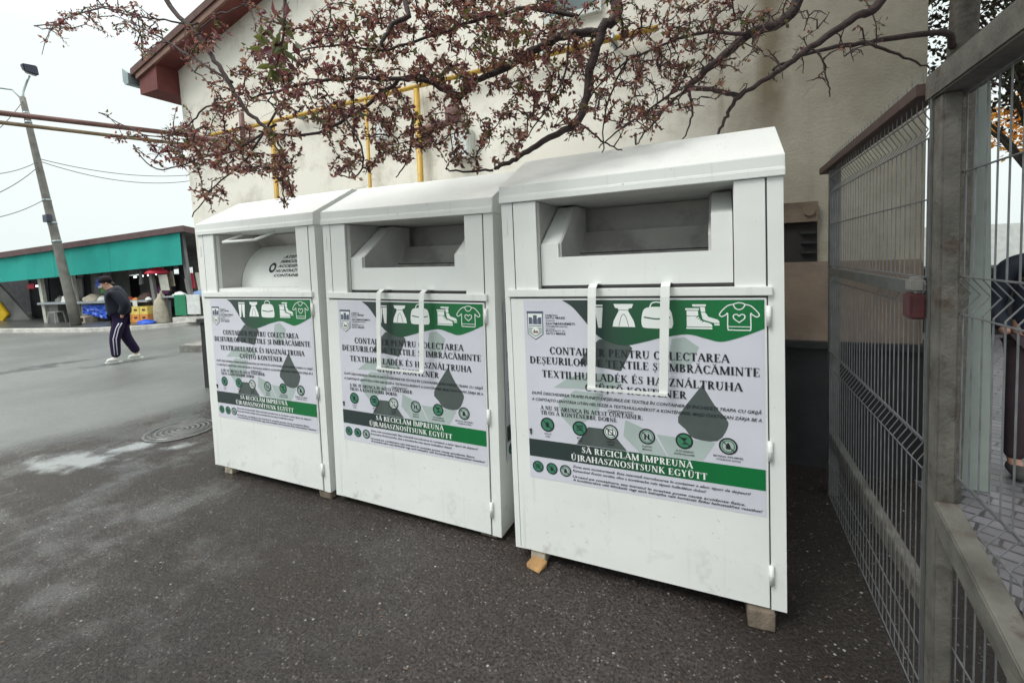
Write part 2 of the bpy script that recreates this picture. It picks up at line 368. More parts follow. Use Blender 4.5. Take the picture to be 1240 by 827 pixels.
def strokes(mb, pts, w, y, close=False):
    pts = [Vector((p[0], 0, p[1])) for p in pts]; n = len(pts)
    for i in range(n if close else n-1):
        a, b = pts[i], pts[(i+1) % n]; d = (b-a)
        if d.length < 1e-6: continue
        d.normalize(); s = Vector((-d.z, 0, d.x))*w/2; e = d*w*.25; yy = Vector((0, y-.00002*(i % 5), 0))
        mb.poly([a-e+s+yy, b+e+s+yy, b+e-s+yy, a-e-s+yy])
def disc(mb, c, r, y, n=24, r2=None):
    P = [(c[0]+r*cos(2*pi*i/n), y, c[1]+r*sin(2*pi*i/n)) for i in range(n)]
    if r2 is None: mb.poly(P)
    else:
        Q = [(c[0]+r2*cos(2*pi*i/n), y, c[1]+r2*sin(2*pi*i/n)) for i in range(n)]
        for i in range(n): mb.poly([P[i], P[(i+1) % n], Q[(i+1) % n], Q[i]])
def flat(mb, pts, y): mb.poly([(p[0], y, p[1]) for p in pts])
def smoothc(pts, n=5):
    o = []
    for i in range(len(pts)-1):
        p0 = pts[max(0, i-1)]; p1 = pts[i]; p2 = pts[i+1]; p3 = pts[min(len(pts)-1, i+2)]
        for k in range(n):
            t = k/n; o.append(tuple(.5*((2*p1[j])+(-p0[j]+p2[j])*t+(2*p0[j]-5*p1[j]+4*p2[j]-p3[j])*t*t+(-p0[j]+3*p1[j]-3*p2[j]+p3[j])*t**3) for j in range(len(p1))))
    return o+[tuple(pts[-1])]

def make_poster(parent, Y0=-.0085):
    st = .0004; y = lambda k: Y0-st*k
    m = MB(); m.box(.105, 1.178, Y0, Y0+.0012, .405, 1.323); P = m.build('poster', PAPER, parent)
    # recycling arrows behind the text
    m = MB()
    for k, q in enumerate(([(.251, .883), (.334, .943), (.43, .966), (.538, .973), (.595, .921), (.5, .885), (.375, .888)],
              [(.36, .878), (.50, .872), (.471, .774), (.345, .683), (.287, .743), (.271, .813)],
              [(.601, .758), (.724, .714), (.785, .61), (.66, .612), (.590, .68)], [(.74, .706), (.988, .70), (.934, .612), (.79, .612)],
              [(.816, 1.147), (.868, 1.158), (.928, 1.115), (.895, 1.04), (.833, .998), (.80, 1.07)])):
        m = MB(); flat(m, q, y(1+.15*k)); m.build('recycling_arrow', PLIGHT, P)
    m = MB(); yy = y(2)
    flat(m, [(.385, 1.012), (.428, 1.079), (.49, 1.135), (.60, 1.14), (.643, 1.099), (.588, .988)], yy); m.build('recycling_arrow', PGREY, P); m = MB()
    flat(m, smoothc([(.938, .95), (.985, .865), (1.03, .81), (1.036, .775), (.994, .708), (.901, .708), (.865, .745), (.835, .797), (.938, .95)], 3)[:-1], yy); m.build('recycling_arrow', PGREY, P); m = MB()
    flat(m, [(.36, .61), (.421, .703), (.526, .703), (.605, .61)], yy)
    m.build('recycling_arrow', PGREY, P)
    m = MB()
    flat(m, [(1.178, 1.321)]+[(.312, 1.321)]+smoothc([(.312, 1.32), (.36, 1.29), (.41, 1.235), (.469, 1.164), (.52, 1.130), (.605, 1.110), (.709, 1.133), (.763, 1.149), (.878, 1.170), (.952, 1.155), (1.016, 1.142), (1.095, 1.166), (1.178, 1.202)])[1:], y(3))
    m.build('header_wave', PGREEN, P)
    m = MB(); flat(m, [(.107, .518), (1.176, .518), (1.176, .608), (.107, .608)], y(3)); m.build('slogan_band', PGREEN, P)
    # ---- clothing icons
    yi = y(4)
    m = MB(); cx = .475; flat(m, [(cx-.036, 1.30), (cx+.036, 1.30), (cx+.036, 1.292), (cx-.036, 1.292)], yi)
    flat(m, [(cx-.036, 1.287), (cx-.002, 1.287), (cx-.003, 1.25), (cx-.012, 1.19), (cx-.028, 1.19)], yi); flat(m, [(cx+.002, 1.287), (cx+.036, 1.287), (cx+.028, 1.19), (cx+.012, 1.19), (cx+.003, 1.25)], yi)
    m.build('trousers_icon', PWHITE, P)
    m = MB(); cx = .607; flat(m, [(cx-.045, 1.303), (cx+.045, 1.303), (cx+.038, 1.285), (cx+.024, 1.282), (cx+.022, 1.27), (cx+.046, 1.225), (cx+.052, 1.197), (cx-.052, 1.197), (cx-.046, 1.225), (cx-.022, 1.27), (cx-.024, 1.282), (cx-.038, 1.285)], yi)
    m.cur = 1; strokes(m, smoothc([(cx-.022, 1.2), (cx-.012, 1.24), (cx, 1.256), (cx+.012, 1.24), (cx+.022, 1.2)], 3), .0025, yi-.0003); strokes(m, [(cx-.022, 1.275), (cx+.022, 1.275)], .0022, yi-.0003)
    m.build('dress_icon', [PWHITE, PGREEN], P)
    m = MB(); cx = .755; flat(m, smoothc([(cx-.066, 1.205), (cx-.068, 1.23), (cx-.058, 1.275), (cx-.03, 1.289), (cx+.03, 1.289), (cx+.058, 1.275), (cx+.068, 1.23), (cx+.066, 1.205), (cx+.05, 1.194), (cx-.05, 1.194), (cx-.066, 1.205)], 4)[:-1], yi)
    strokes(m, smoothc([(cx-.03, 1.286), (cx-.022, 1.306), (cx, 1.312), (cx+.022, 1.306), (cx+.03, 1.286)], 3), .0055, yi-.0001)
    m.cur = 1; strokes(m, smoothc([(cx-.055, 1.243), (cx, 1.236), (cx+.055, 1.243)], 4), .006, yi-.0003)
    m.build('bag_icon', [PWHITE, PGREEN], P)
    m = MB(); cx = .93
    for (dx, dz, lay) in ((.028, .017, 0), (0, 0, .0004)):
        flat(m, [(cx-.055+dx, 1.285+dz), (cx-.0+dx, 1.285+dz), (cx+.0+dx, 1.277+dz), (cx-.055+dx, 1.277+dz)], yi-lay)
        flat(m, [(cx-.05+dx, 1.274+dz), (cx-.004+dx, 1.274+dz), (cx-.003+dx, 1.252+dz), (cx-.05+dx, 1.252+dz)], yi-lay)
        flat(m, smoothc([(cx-.05+dx, 1.249+dz), (cx-.003+dx, 1.249+dz), (cx+.008+dx, 1.232+dz), (cx+.045+dx, 1.22+dz), (cx+.052+dx, 1.209+dz)], 2)+[(cx+.052+dx, 1.205+dz), (cx-.05+dx, 1.205+dz)], yi-lay)
        flat(m, [(cx-.052+dx, 1.202+dz), (cx+.052+dx, 1.202+dz), (cx+.052+dx, 1.195+dz), (cx-.052+dx, 1.195+dz)], yi-lay)
        if not lay: m.cur = 1; flat(m, [(cx-.058, 1.29), (cx+.004, 1.29), (cx+.014, 1.236), (cx+.06, 1.222), (cx+.06, 1.19), (cx-.058, 1.19)], yi-.0002); m.cur = 0
    m.cur = 1
    for q in range(4): strokes(m, [(cx-.012+q*.008, 1.244-q*.006), (cx-.002+q*.009, 1.25-q*.006)], .003, yi-.0007)
    m.build('boots_icon', [PWHITE, PGREEN], P)
    m = MB(); cx = 1.085
    strokes(m, smoothc([(cx-.02, 1.302), (cx-.045, 1.295), (cx-.074, 1.262), (cx-.066, 1.25), (cx-.05, 1.258), (cx-.043, 1.262), (cx-.043, 1.2), (cx-.03, 1.194), (cx+.03, 1.194), (cx+.043, 1.2), (cx+.043, 1.262), (cx+.05, 1.258), (cx+.066, 1.25), (cx+.074, 1.262), (cx+.045, 1.295), (cx+.02, 1.302)], 3), .0045, yi)
    strokes(m, smoothc([(cx-.021, 1.303), (cx-.015, 1.287), (cx, 1.28), (cx+.015, 1.287), (cx+.021, 1.303), (cx, 1.309), (cx-.021, 1.303)], 3), .0045, yi-.0003)
    strokes(m, smoothc([(cx, 1.226), (cx-.02, 1.243), (cx-.02, 1.257), (cx-.008, 1.26), (cx, 1.253), (cx+.008, 1.26), (cx+.02, 1.257), (cx+.02, 1.243), (cx, 1.226)], 3), .0045, yi)
    strokes(m, [(cx-.04, 1.208), (cx+.04, 1.208)], .0035, yi-.0002)
    m.build('shirt_icon', PWHITE, P)
    # ---- lettering
    m = MB(); yt = y(6)
    serif_line(m, 'CONTAINER PENTRU COLECTAREA', .237, 1.048, 1.053, .036, yt)
    serif_line(m, 'DEȘEURILOR DE TEXTILE ȘI ÎMBRĂCĂMINTE', .129, 1.162, 1.001, .036, yt)
    serif_line(m, 'TEXTILHULLADÉK ÉS HASZNÁLTRUHA', .192, 1.096, .934, .036, yt)
    serif_line(m, 'GYŰJTŐ KONTÉNER', .412, .875, .882, .034, yt)
    serif_line(m, 'A NU SE ARUNCA ÎN ACEST CONTAINER:', .177, .684, .767, .021, yt)
    serif_line(m, 'TILOS A KONTÉNERBE DOBNI:', .177, .565, .742, .020, yt)
    m.build('heading_text', INK, P)
    def TL(nm, *a): mb = MB(); sans_line(mb, *a); mb.build(nm, INK, P)
    TL('instruction_text', 'DUPĂ DESCHIDEREA TRAPEI PUNEȚI DEȘEURILE DE TEXTILE ÎN CONTAINER ȘI ÎNCHIDEȚI TRAPA CU GRIJĂ', .133, 1.164, .843, .014, yt, .25, .012)
    TL('instruction_text', 'A CSAPÓAJTÓ LENYITÁSA UTÁN HELYEZZE A TEXTILHULLADÉKOT A KONTÉNERBE, MAJD ÓVATOSAN ZÁRJA BE A', .131, 1.164, .811, .014, yt, .25, .012)
    TL('instruction_text', 'CSAPÓAJTÓT!', .52, .64, .788, .012, yt, .25, .012)
    TL('notice_text', 'Zona este monitorizată. Este interzisă introducerea în container a altor tipuri de deșeuri!', .335, 1.12, .490, .012, yt, .3, .012)
    TL('notice_text', 'Kamerával őrzött terület, tilos a konténerbe más típusú hulladékot dobni!', .335, .945, .469, .012, yt, .3, .012)
    TL('notice_text', 'Urcatul pe containere sau intratul în acestea poate cauza accidente fizice.', .334, 1.098, .439, .012, yt, .3, .012)
    TL('notice_text', 'A konténerekre való felmászás vagy azok belsejébe való bemászás fizikai balesetekhez vezethet!', .334, 1.163, .422, .012, yt, .3, .012)
    for cx, a, b in ((.211, 'STICLĂ', 'ÜVEG'), (.379, 'METAL', 'FÉM'), (.53, 'HÂRTIE', 'PAPÍR'), (.698, 'PLASTIC', 'MŰANYAG'), (.859, 'ALTE DEȘEURI', 'EGYÉB HULLADÉK'), (1.036, 'MATERIAL INFLAMABIL', 'GYÚLÉKONY ANYAG')):
        wA = .0062*len(a); wB = .0062*len(b)
        TL('caption_text', a, cx-wA/2, cx+wA/2, .640, .008, yt, 0, .01); TL('caption_text', b, cx-wB/2, cx+wB/2, .626, .008, yt, 0, .01)
    TL('emblem_text', 'PRIMĂRIA', .222, .287, 1.243, .007, yt, 0, .01); TL('emblem_text', 'SATU MARE', .222, .324, 1.229, .011, yt, 0, .012)
    TL('emblem_text', 'SZATMÁRNÉMETI', .222, .372, 1.200, .011, yt, 0, .012); TL('emblem_text', 'POLGÁRMESTERI HIVATALA', .222, .335, 1.188, .007, yt, 0, .01)
    TL('emblem_text', 'MUNICIPALITY OF', .222, .32, 1.166, .008, yt, 0, .01); TL('emblem_text', 'SATU MARE', .222, .324, 1.151, .011, yt, 0, .012)
    m = MB(); strokes(m, [(.222, 1.220), (.27, 1.220)], .002, yt); m.build('emblem_rule', INK, P); m = MB(); strokes(m, [(.222, 1.180), (.27, 1.180)], .002, yt); m.build('emblem_rule', INK, P)
    m = MB(); serif_line(m, 'SĂ RECICLĂM ÎMPREUNĂ', .385, .895, .571, .030, yt); serif_line(m, 'ÚJRAHASZNOSÍTSUNK EGYÜTT', .330, .953, .528, .030, yt)
    m.build('slogan_text', PWHITE, P)
    # ---- coat of arms
    m = MB(); sh = lambda k: [(.124+k, 1.258-k), (.208-k, 1.258-k), (.208-k, 1.15+k*.4), (.166, 1.122+k*1.2), (.124+k, 1.15+k*.4)]
    flat(m, sh(0), y(4)); m.cur = 1; flat(m, sh(.004), y(4)-.0002); m.cur = 0
    flat(m, [(.122, 1.266), (.21, 1.266), (.21, 1.255), (.122, 1.255)], y(5))
    m.cur = 2
    for x0, x1, z1 in ((.132, .15, 1.235), (.156, .176, 1.246), (.182, .2, 1.235)): flat(m, [(x0, 1.2), (x1, 1.2), (x1, z1), (x0, z1)], y(5))
    m.cur = 0; flat(m, [(.131, 1.194), (.201, 1.194), (.201, 1.19), (.131, 1.19)], y(5))
    for x0, x1 in ((.152, .155), (.177, .181)): flat(m, [(x0, 1.2), (x1, 1.2), (x1, 1.228), (x0, 1.228)], y(5))
    m.cur = 3; flat(m, [(.13, 1.185), (.202, 1.185), (.202, 1.155), (.166, 1.135), (.13, 1.155)], y(5)-.0001)
    m.cur = 1; disc(m, (.166, 1.166), .019, y(5)-.0003, 14)
    m.cur = 4; flat(m, [(.152, 1.156), (.182, 1.156), (.176, 1.17), (.167, 1.164), (.16, 1.176)], y(5)-.0005)
    m.build('coat_of_arms', [CRESTB, PWHITE, CRESTB, PLIGHT, PBROWN], P)
    # ---- round pictograms
    for i, (cx, cz, r) in enumerate([(x, .691, .037) for x in (.211, .379, .53, .698, .859, 1.036)]+[(x, .466, .030) for x in (.151, .226, .298)]):
        m = MB(); m.cur = 0; disc(m, (cx, cz), r, y(4)); m.cur = 1 if i in (2,) else 3; disc(m, (cx, cz), r*.8, y(4)-.0002)
        m.cur = 2; disc(m, (cx, cz), r*.72, y(4)-.0004, r2=r*.6)
        m.cur = 0; k = r
        sy = y(5)-.0002
        if i == 0: flat(m, [(cx-.2*k, cz-.35*k), (cx+.15*k, cz-.4*k), (cx+.25*k, cz+.2*k), (cx+.05*k, cz+.4*k), (cx-.3*k, cz+.2*k)], sy)
        elif i in (1, 6): [strokes(m, [(cx-.4*k, cz+q*k), (cx+.4*k, cz+q*k+.1*k)], .14*k, sy) for q in (-.25, .05, .3)]
        elif i == 2: strokes(m, [(cx-.3*k, cz-.35*k), (cx+.3*k, cz-.35*k), (cx+.3*k, cz+.35*k), (cx-.3*k, cz+.35*k)], .13*k, sy, True)
        elif i == 3: [flat(m, [(cx+q*k-.13*k, cz-.4*k), (cx+q*k+.13*k, cz-.4*k), (cx+q*k+.08*k, cz+.35*k), (cx+q*k-.08*k, cz+.35*k)], sy) for q in (-.22, .2)]
        elif i == 4: flat(m, [(cx-.4*k, cz+.4*k), (cx+.4*k, cz+.4*k), (cx, cz-.05*k)], sy); flat(m, [(cx-.3*k, cz-.4*k), (cx+.3*k, cz-.4*k), (cx, cz-.15*k)], sy)
        else: flat(m, smoothc([(cx, cz+.45*k), (cx+.25*k, cz), (cx+.2*k, cz-.35*k), (cx-.2*k, cz-.35*k), (cx-.25*k, cz), (cx, cz+.45*k)], 3)[:-1], sy)
        strokes(m, [(cx-.55*k, cz+.5*k), (cx+.55*k, cz-.5*k)], .12*k, sy-.0003)
        m.build('pictogram', [INK, PWHITE, PMARK, PLIGHT if i in (2, 3, 5, 8) else PMARK], P)
    # round keyhole of the door lock beside the poster edge
    return P

# ------------------------------------------------------------------ textile containers
W, H, D = 1.25, 1.816, 1.15
def make_container(kind):
    root = empty('textile_container')
    m = MB()
    # shell: sides, back, bottom, inner frame posts
    m.box(0, .025, .003, D, 0, H); m.box(W-.025, W, .003, D, 0, H); m.box(.025, W-.025, D-.025, D, .002, H); m.box(.026, W-.026, .004, D-.026, .001, .03)
    m.box(0, .0605, 0, .0035, .0, H-.002); m.box(W-.0575, W, 0, .0035, 0, H-.002)
    m.box(.0265, .19, .02, .045, .03, H-.01); m.box(1.07, W-.0265, .02, .045, .03, H-.01)
    m.build('body', WHITE, root)
    m = MB(); m.box(.0265, W-.0265, .046, .05, .031, 1.38); m.box(.060, .0645, .001, .02, .005, H-.02); m.box(W-.062, W-.0565, .001, .02, .005, H-.02); m.build('inner_panel', GAP, root)
    # upper front panels either side of the opening
    m = MB(); m.box(.0655, .188, -.001, .012, 1.372, H-.003); m.build('front_panel', WHITE, root, bevel=.0015)
    m = MB(); m.box(1.072, 1.186, -.001, .012, 1.372, H-.003); m.build('front_panel', WHITE, root, bevel=.0015)
    # chute side walls and ceiling
    m = MB(); m.box(.181, .1875, .0125, .62, 1.375, H-.004); m.box(1.0725, 1.079, .0125, .62, 1.375, H-.004); m.box(.188, 1.072, .60, .62, 1.38, H-.004)
    m.build('chute_wall', INNER, root)
    m = MB(); m.box(.02, 1.208, -.016, .012, 1.338, 1.376); m.build('top_rail', WHITE, root, bevel=.003)
    # door
    m = MB(); m.box(.0345, 1.187, -.007, .012, .006, 1.329); dr = m.build('door', WHITE, root, bevel=.002)
    m = MB(); m.box(.03, .0335, -.001, .011, .01, 1.333); m.box(1.188, 1.1925, .002, .011, .01, 1.333); m.box(.03, 1.19, -.001, .008, 1.3305, 1.3365); m.build('door_seam', GAP, root)
    m = MB(); m.tube([(.119, -.0075, .655), (.119, -.0145, .655)], .007, 10); m.box(.1155, .1225, -.0135, -.0074, .632, .654); m.build('lock', GAP, dr)
    for z in (1.255, .69, .155):
        m = MB(); m.tube([(1.194, -.008, z-.042), (1.194, -.008, z+.042)], .0095, 10); m.box(1.186, 1.193, -.008, -.0055, z-.035, z+.035)
        m.tube([(1.194, -.008, z-.001), (1.194, -.008, z+.001)], .0105, 10); m.build('hinge', WHITE, root, True)
    # sloping lid
    m = MB()
    prof = [(-.014, H-.001), (-.014, H+.028), (-.009, H+.033), (-.009, H+.082), (.36, H+.278), (D+.01, H+.21), (D+.01, H-.001)]
    m.prism([(-.006, y, z) for y, z in prof][::-1], [(W+.006, y, z) for y, z in prof][::-1]); m.build('lid', WHITE, root, bevel=.0025)
    # bolted closing plate corner and small latch marks
    m = MB(); m.box(.012, .03, -.0025, -.0001, 1.655, 1.735); m.build('plate', WHITE, root)
    # feed flap
    if kind == 'closed':
        m = MB(); n = 16; arc = []
        for i in range(n+1): a = i/n*R(78); arc.append((.20+.36*(1-cos(a)), 1.40+.36*sin(a)))
        for i in range(n): (y0, z0), (y1, z1) = arc[i], arc[i+1]; m.poly([(.19, y0, z0), (1.07, y0, z0), (1.07, y1, z1), (.19, y1, z1)])
        fl = m.build('feed_drum', WHITE, root, True)
        m = MB(); m.box(.19, 1.07, .014, .205, 1.3765, 1.402); m.build('sill', WHITE, root)
        m = MB(); m.prism([(.189, .34, 1.81), (.189, .42, 1.685), (.189, .435, 1.695), (.189, .36, 1.81)], [(1.071, .34, 1.81), (1.071, .42, 1.685), (1.071, .435, 1.695), (1.071, .36, 1.81)]); m.build('baffle', INNER, root)
        m = MB()
        def dr_(u, s):   # point on the drum surface: s = height
            i = min(n-1, max(0, next((k for k in range(n) if arc[k+1][1] >= s), n-1))); (y0, z0), (y1, z1) = arc[i], arc[i+1]; t = (s-z0)/(z1-z0); return (u, y0+(y1-y0)*t-.003, s)
        T2 = MB()
        for k, (tx, z) in enumerate((('ATENȚIE!', 1.615), ('PERICOL DE', 1.58), ('ACCIDENTE', 1.545), ('NU INTRAȚI ÎN', 1.51), ('CONTAINER!', 1.475))): sans_line(T2, tx, .60-.01*k, .87-.01*(k % 2), z, .02, 0, .3, .02)
        disc(T2, (.525, 1.545), .038, 0, 20, .02)
        T2.v = [dr_(a, c) for a, b, c in T2.v]; T2.build('warning_text', INK, fl)
        m = MB(); a, b = (.30, .0, 1.748), (.66, .0, 1.748); m.tube([(.40, .09, 1.803), a], .010, 8); m.tube([a, b], .010, 8); m.tube([b, (.76, .09, 1.803)], .010, 8)
        m.build('handle', WHITE, root, True)
    else:
        rt = 1.69 if kind == 'high' else 1.60
        m = MB()
        if kind == 'high':
            F1 = [(.195, 1.391), (1.066, 1.391), (1.066, 1.79), (.977, 1.79), (.977, 1.528), (.28, 1.528), (.286, 1.60), (.286, 1.60), (.195, 1.60)]
        else:
            F1 = [(.195, 1.391), (1.066, 1.391), (1.066, 1.69), (.993, 1.60), (.993, 1.536), (.293, 1.536), (.293, 1.605), (.293, 1.605), (.195, 1.605)]
        front = [(.195, 1.391), (1.066, 1.391), (1.066, 1.531), (.195, 1.531)]
        m.prism([(u, .034, z) for u, z in front][::-1], [(u, .046, z) for u, z in front][::-1])
        zl = 1.60
        m.prism([(u, .034, z) for u, z in [(.195, 1.5312), (.288, 1.5312), (.288, zl), (.195, zl)]][::-1], [(u, .046, z) for u, z in [(.195, 1.5312), (.288, 1.5312), (.288, zl), (.195, zl)]][::-1])
        m.prism([(u, .034, z) for u, z in [(.983, 1.5312), (1.066, 1.5312), (1.066, rt), (.983, rt)]][::-1], [(u, .046, z) for u, z in [(.983, 1.5312), (1.066, 1.5312), (1.066, rt), (.983, rt)]][::-1])
        # sloping cheeks running back and up from the lugs
        ch = [(.0465, 1.5312), (.0465, zl), (.33, 1.805), (.52, 1.805), (.52, 1.42), (.2, 1.40)]
        m.prism([(.195, .0465, zl), (.195, .33, 1.805), (.195, .34, 1.80), (.195, .0465, zl-.01)], [(.2875, .0465, zl), (.2875, .33, 1.805), (.2875, .34, 1.80), (.2875, .0465, zl-.01)])
        m.prism([(.9835, .0465, rt), (.9835, .28, 1.805), (.9835, .29, 1.80), (.9835, .0465, rt-.01)], [(1.066, .0465, rt), (1.066, .28, 1.805), (1.066, .29, 1.80), (1.066, .0465, rt-.01)])
        fl = m.build('feed_flap', WHITE, root)
        for u in (.288, .971):
            m = MB(); m.prism([(u, y, z) for y, z in ch], [(u+.012, y, z) for y, z in ch]); m.build('flap_cheek', mat('grey_sheet', (.52, .52, .51), .5) if 'grey_sheet' not in bpy.data.materials else bpy.data.materials['grey_sheet'], fl)
        m = MB(); n = 12; arc = [(.13+.34*sin(R(80)*i/n), 1.40+.30*(1-cos(R(80)*i/n))**.62*1.0) for i in range(n+1)]
        for i in range(n):
            (y0, z0), (y1, z1) = arc[i], arc[i+1]; m.poly([(.3005, y0, z0), (.9705, y0, z0), (.9705, y1, z1), (.3005, y1, z1)])
        y, z = arc[-1]; m.poly([(.3005, y, z), (.9705, y, z), (.9705, y+.1, z+.004), (.3005, y+.1, z+.004)])
        m.poly([(.3005, .0465, 1.40), (.9705, .0465, 1.40), (.9705, .13, 1.40), (.3005, .13, 1.40)])
        m.build('feed_drum', INNER, root, True)
        m = MB(); y, z = arc[7]; m.box(.302, .969, y-.004, y+.006, z-.002, z+.004); m.build('drum_seam', GAP, root)
        m = MB(); m.box(.195, 1.066, .0335, .06, 1.378, 1.3895); m.build('flap_gap', GAP, root)
        # strap handle bent over the rail
        m = MB(); zb = .905 if kind == 'high' else .915; hw = .019 if kind == 'high' else .0165
        uL, uR = (.478, .800) if kind == 'high' else (.50, .815)
        off = -.02 if kind == 'high' else -.026
        for u, d in ((uL, off), (uR, off)):
            path = [(.034, 1.396), (-.03, 1.402), (-.062, 1.385), (-.068, 1.34), (-.062, zb)]
            for i in range(len(path)-1):
                (y0, z0), (y1, z1) = path[i], path[i+1]; f0 = d*max(0, (1.4-z0))/(1.4-zb); f1 = d*max(0, (1.4-z1))/(1.4-zb)
                ln = math.hypot(y1-y0, z1-z0); ny, nz = -(z1-z0)/ln*.0035, (y1-y0)/ln*.0035
                m.prism([(u+f0-hw, y0, z0), (u+f0+hw, y0, z0), (u+f0+hw, y0+ny, z0+nz), (u+f0-hw, y0+ny, z0+nz)], [(u+f1-hw, y1, z1), (u+f1+hw, y1, z1), (u+f1+hw, y1+ny, z1+nz), (u+f1-hw, y1+ny, z1+nz)])
        m.obox((uL+off-hw, -.0665, zb+.006), (uR+off+hw, -.0665, zb+.006), .007, .012)
        m.build('handle', WHITE, root)
    make_poster(root)
    return root

CON = []
spots = [(-3.6954, 2.2016, .0514, -.002, -.0018, 'closed', 'white textile container farthest left beside the open road, its flap closed and handle raised'),
         (-2.4000, 2.206, .0475, .011, -.0008, 'open', 'white textile container in the middle of the three, standing between its two twins'),
         (-1.0225, 2.1214, .0655, -.007, .0028, 'high', 'white textile container nearest the wire fence, largest in view, propped on timber blocks')]
for x, y, z, ro, yw, kind, lab in spots:
    c = make_container(kind); c.location = (x, y, z); c.rotation_euler = (0, ro, yw)
    tag(c, lab, 'textile container', 'white textile collection containers')
    CON.append((c, kind))
# posters on the right sides (only narrow slivers show)
for c, k in CON[:2]:
    p = [q for q in kids(c) if q.name.startswith('poster')][0]
    q = copy_tree(p, c); q.rotation_euler = (0, 0, pi/2); q.location = (W+.0005, -.02, 0.0)
# ---- wooden supports
def cpt(i, u, y, z=0):
    c = CON[i][0]; return c.matrix_basis @ Vector((u, y, z))
def block(i, u0, u1, y0, y1, m, label, yaw=0, name='timber_block'):
    a = cpt(i, (u0+u1)/2, (y0+y1)/2); top = cpt(i, (u0+u1)/2, y0).z-.001
    b = MB(); w_, d_ = (u1-u0)/2, (y1-y0)/2
    vs = []
    for zz in (0, top):
        for sx, sy in ((-1, -1), (0, -1.03), (1, -1), (1.02, 0), (1, 1), (-1, 1), (-1.02, .1)): vs.append((sx*w_+random.uniform(-.004, .004), sy*d_+random.uniform(-.005, .005), zz))
    b.prism(vs[:7], vs[7:]); o = b.build(name, m, bevel=.003); o.location = (a.x, a.y, 0.001); o.rotation_euler = (0, 0, yaw)
    tag(o, label, 'timber block', 'timber blocks propping up the containers'); return o
block(2, 1.10, 1.20, -.035, .12, WOODG, 'rough grey timber block under the right front corner of the nearest container', .05)
block(2, .085, .165, .0, .14, WOODP, 'pale upright timber offcut under the left front corner of the nearest container')
b = MB(); b.prism([(-.048, -.022, 0), (.03, -.045, 0), (.048, .02, 0), (-.03, .035, 0)], [(-.055, -.014, .018), (.028, -.036, .012), (.056, .02, .036), (-.03, .04, .042)])
o = b.build('timber_wedge', WOODY, bevel=.004); pp = cpt(2, .128, -.028); o.location = (pp.x, pp.y, .001); tag(o, 'yellow split timber wedge on the asphalt before the nearest container', 'timber wedge')
block(1, 1.10, 1.20, .03, .14, WOODG, 'weathered timber block under the right front corner of the middle container')
block(1, .17, .27, .06, .16, WOODG, 'thin timber block under the left front corner of the middle container')
block(0, 1.13, 1.235, .01, .12, WOODG, 'small timber block under the right front corner of the farthest container')
block(0, .12, .20, .0, .11, WOODP, 'pale timber block under the left front corner of the farthest container')

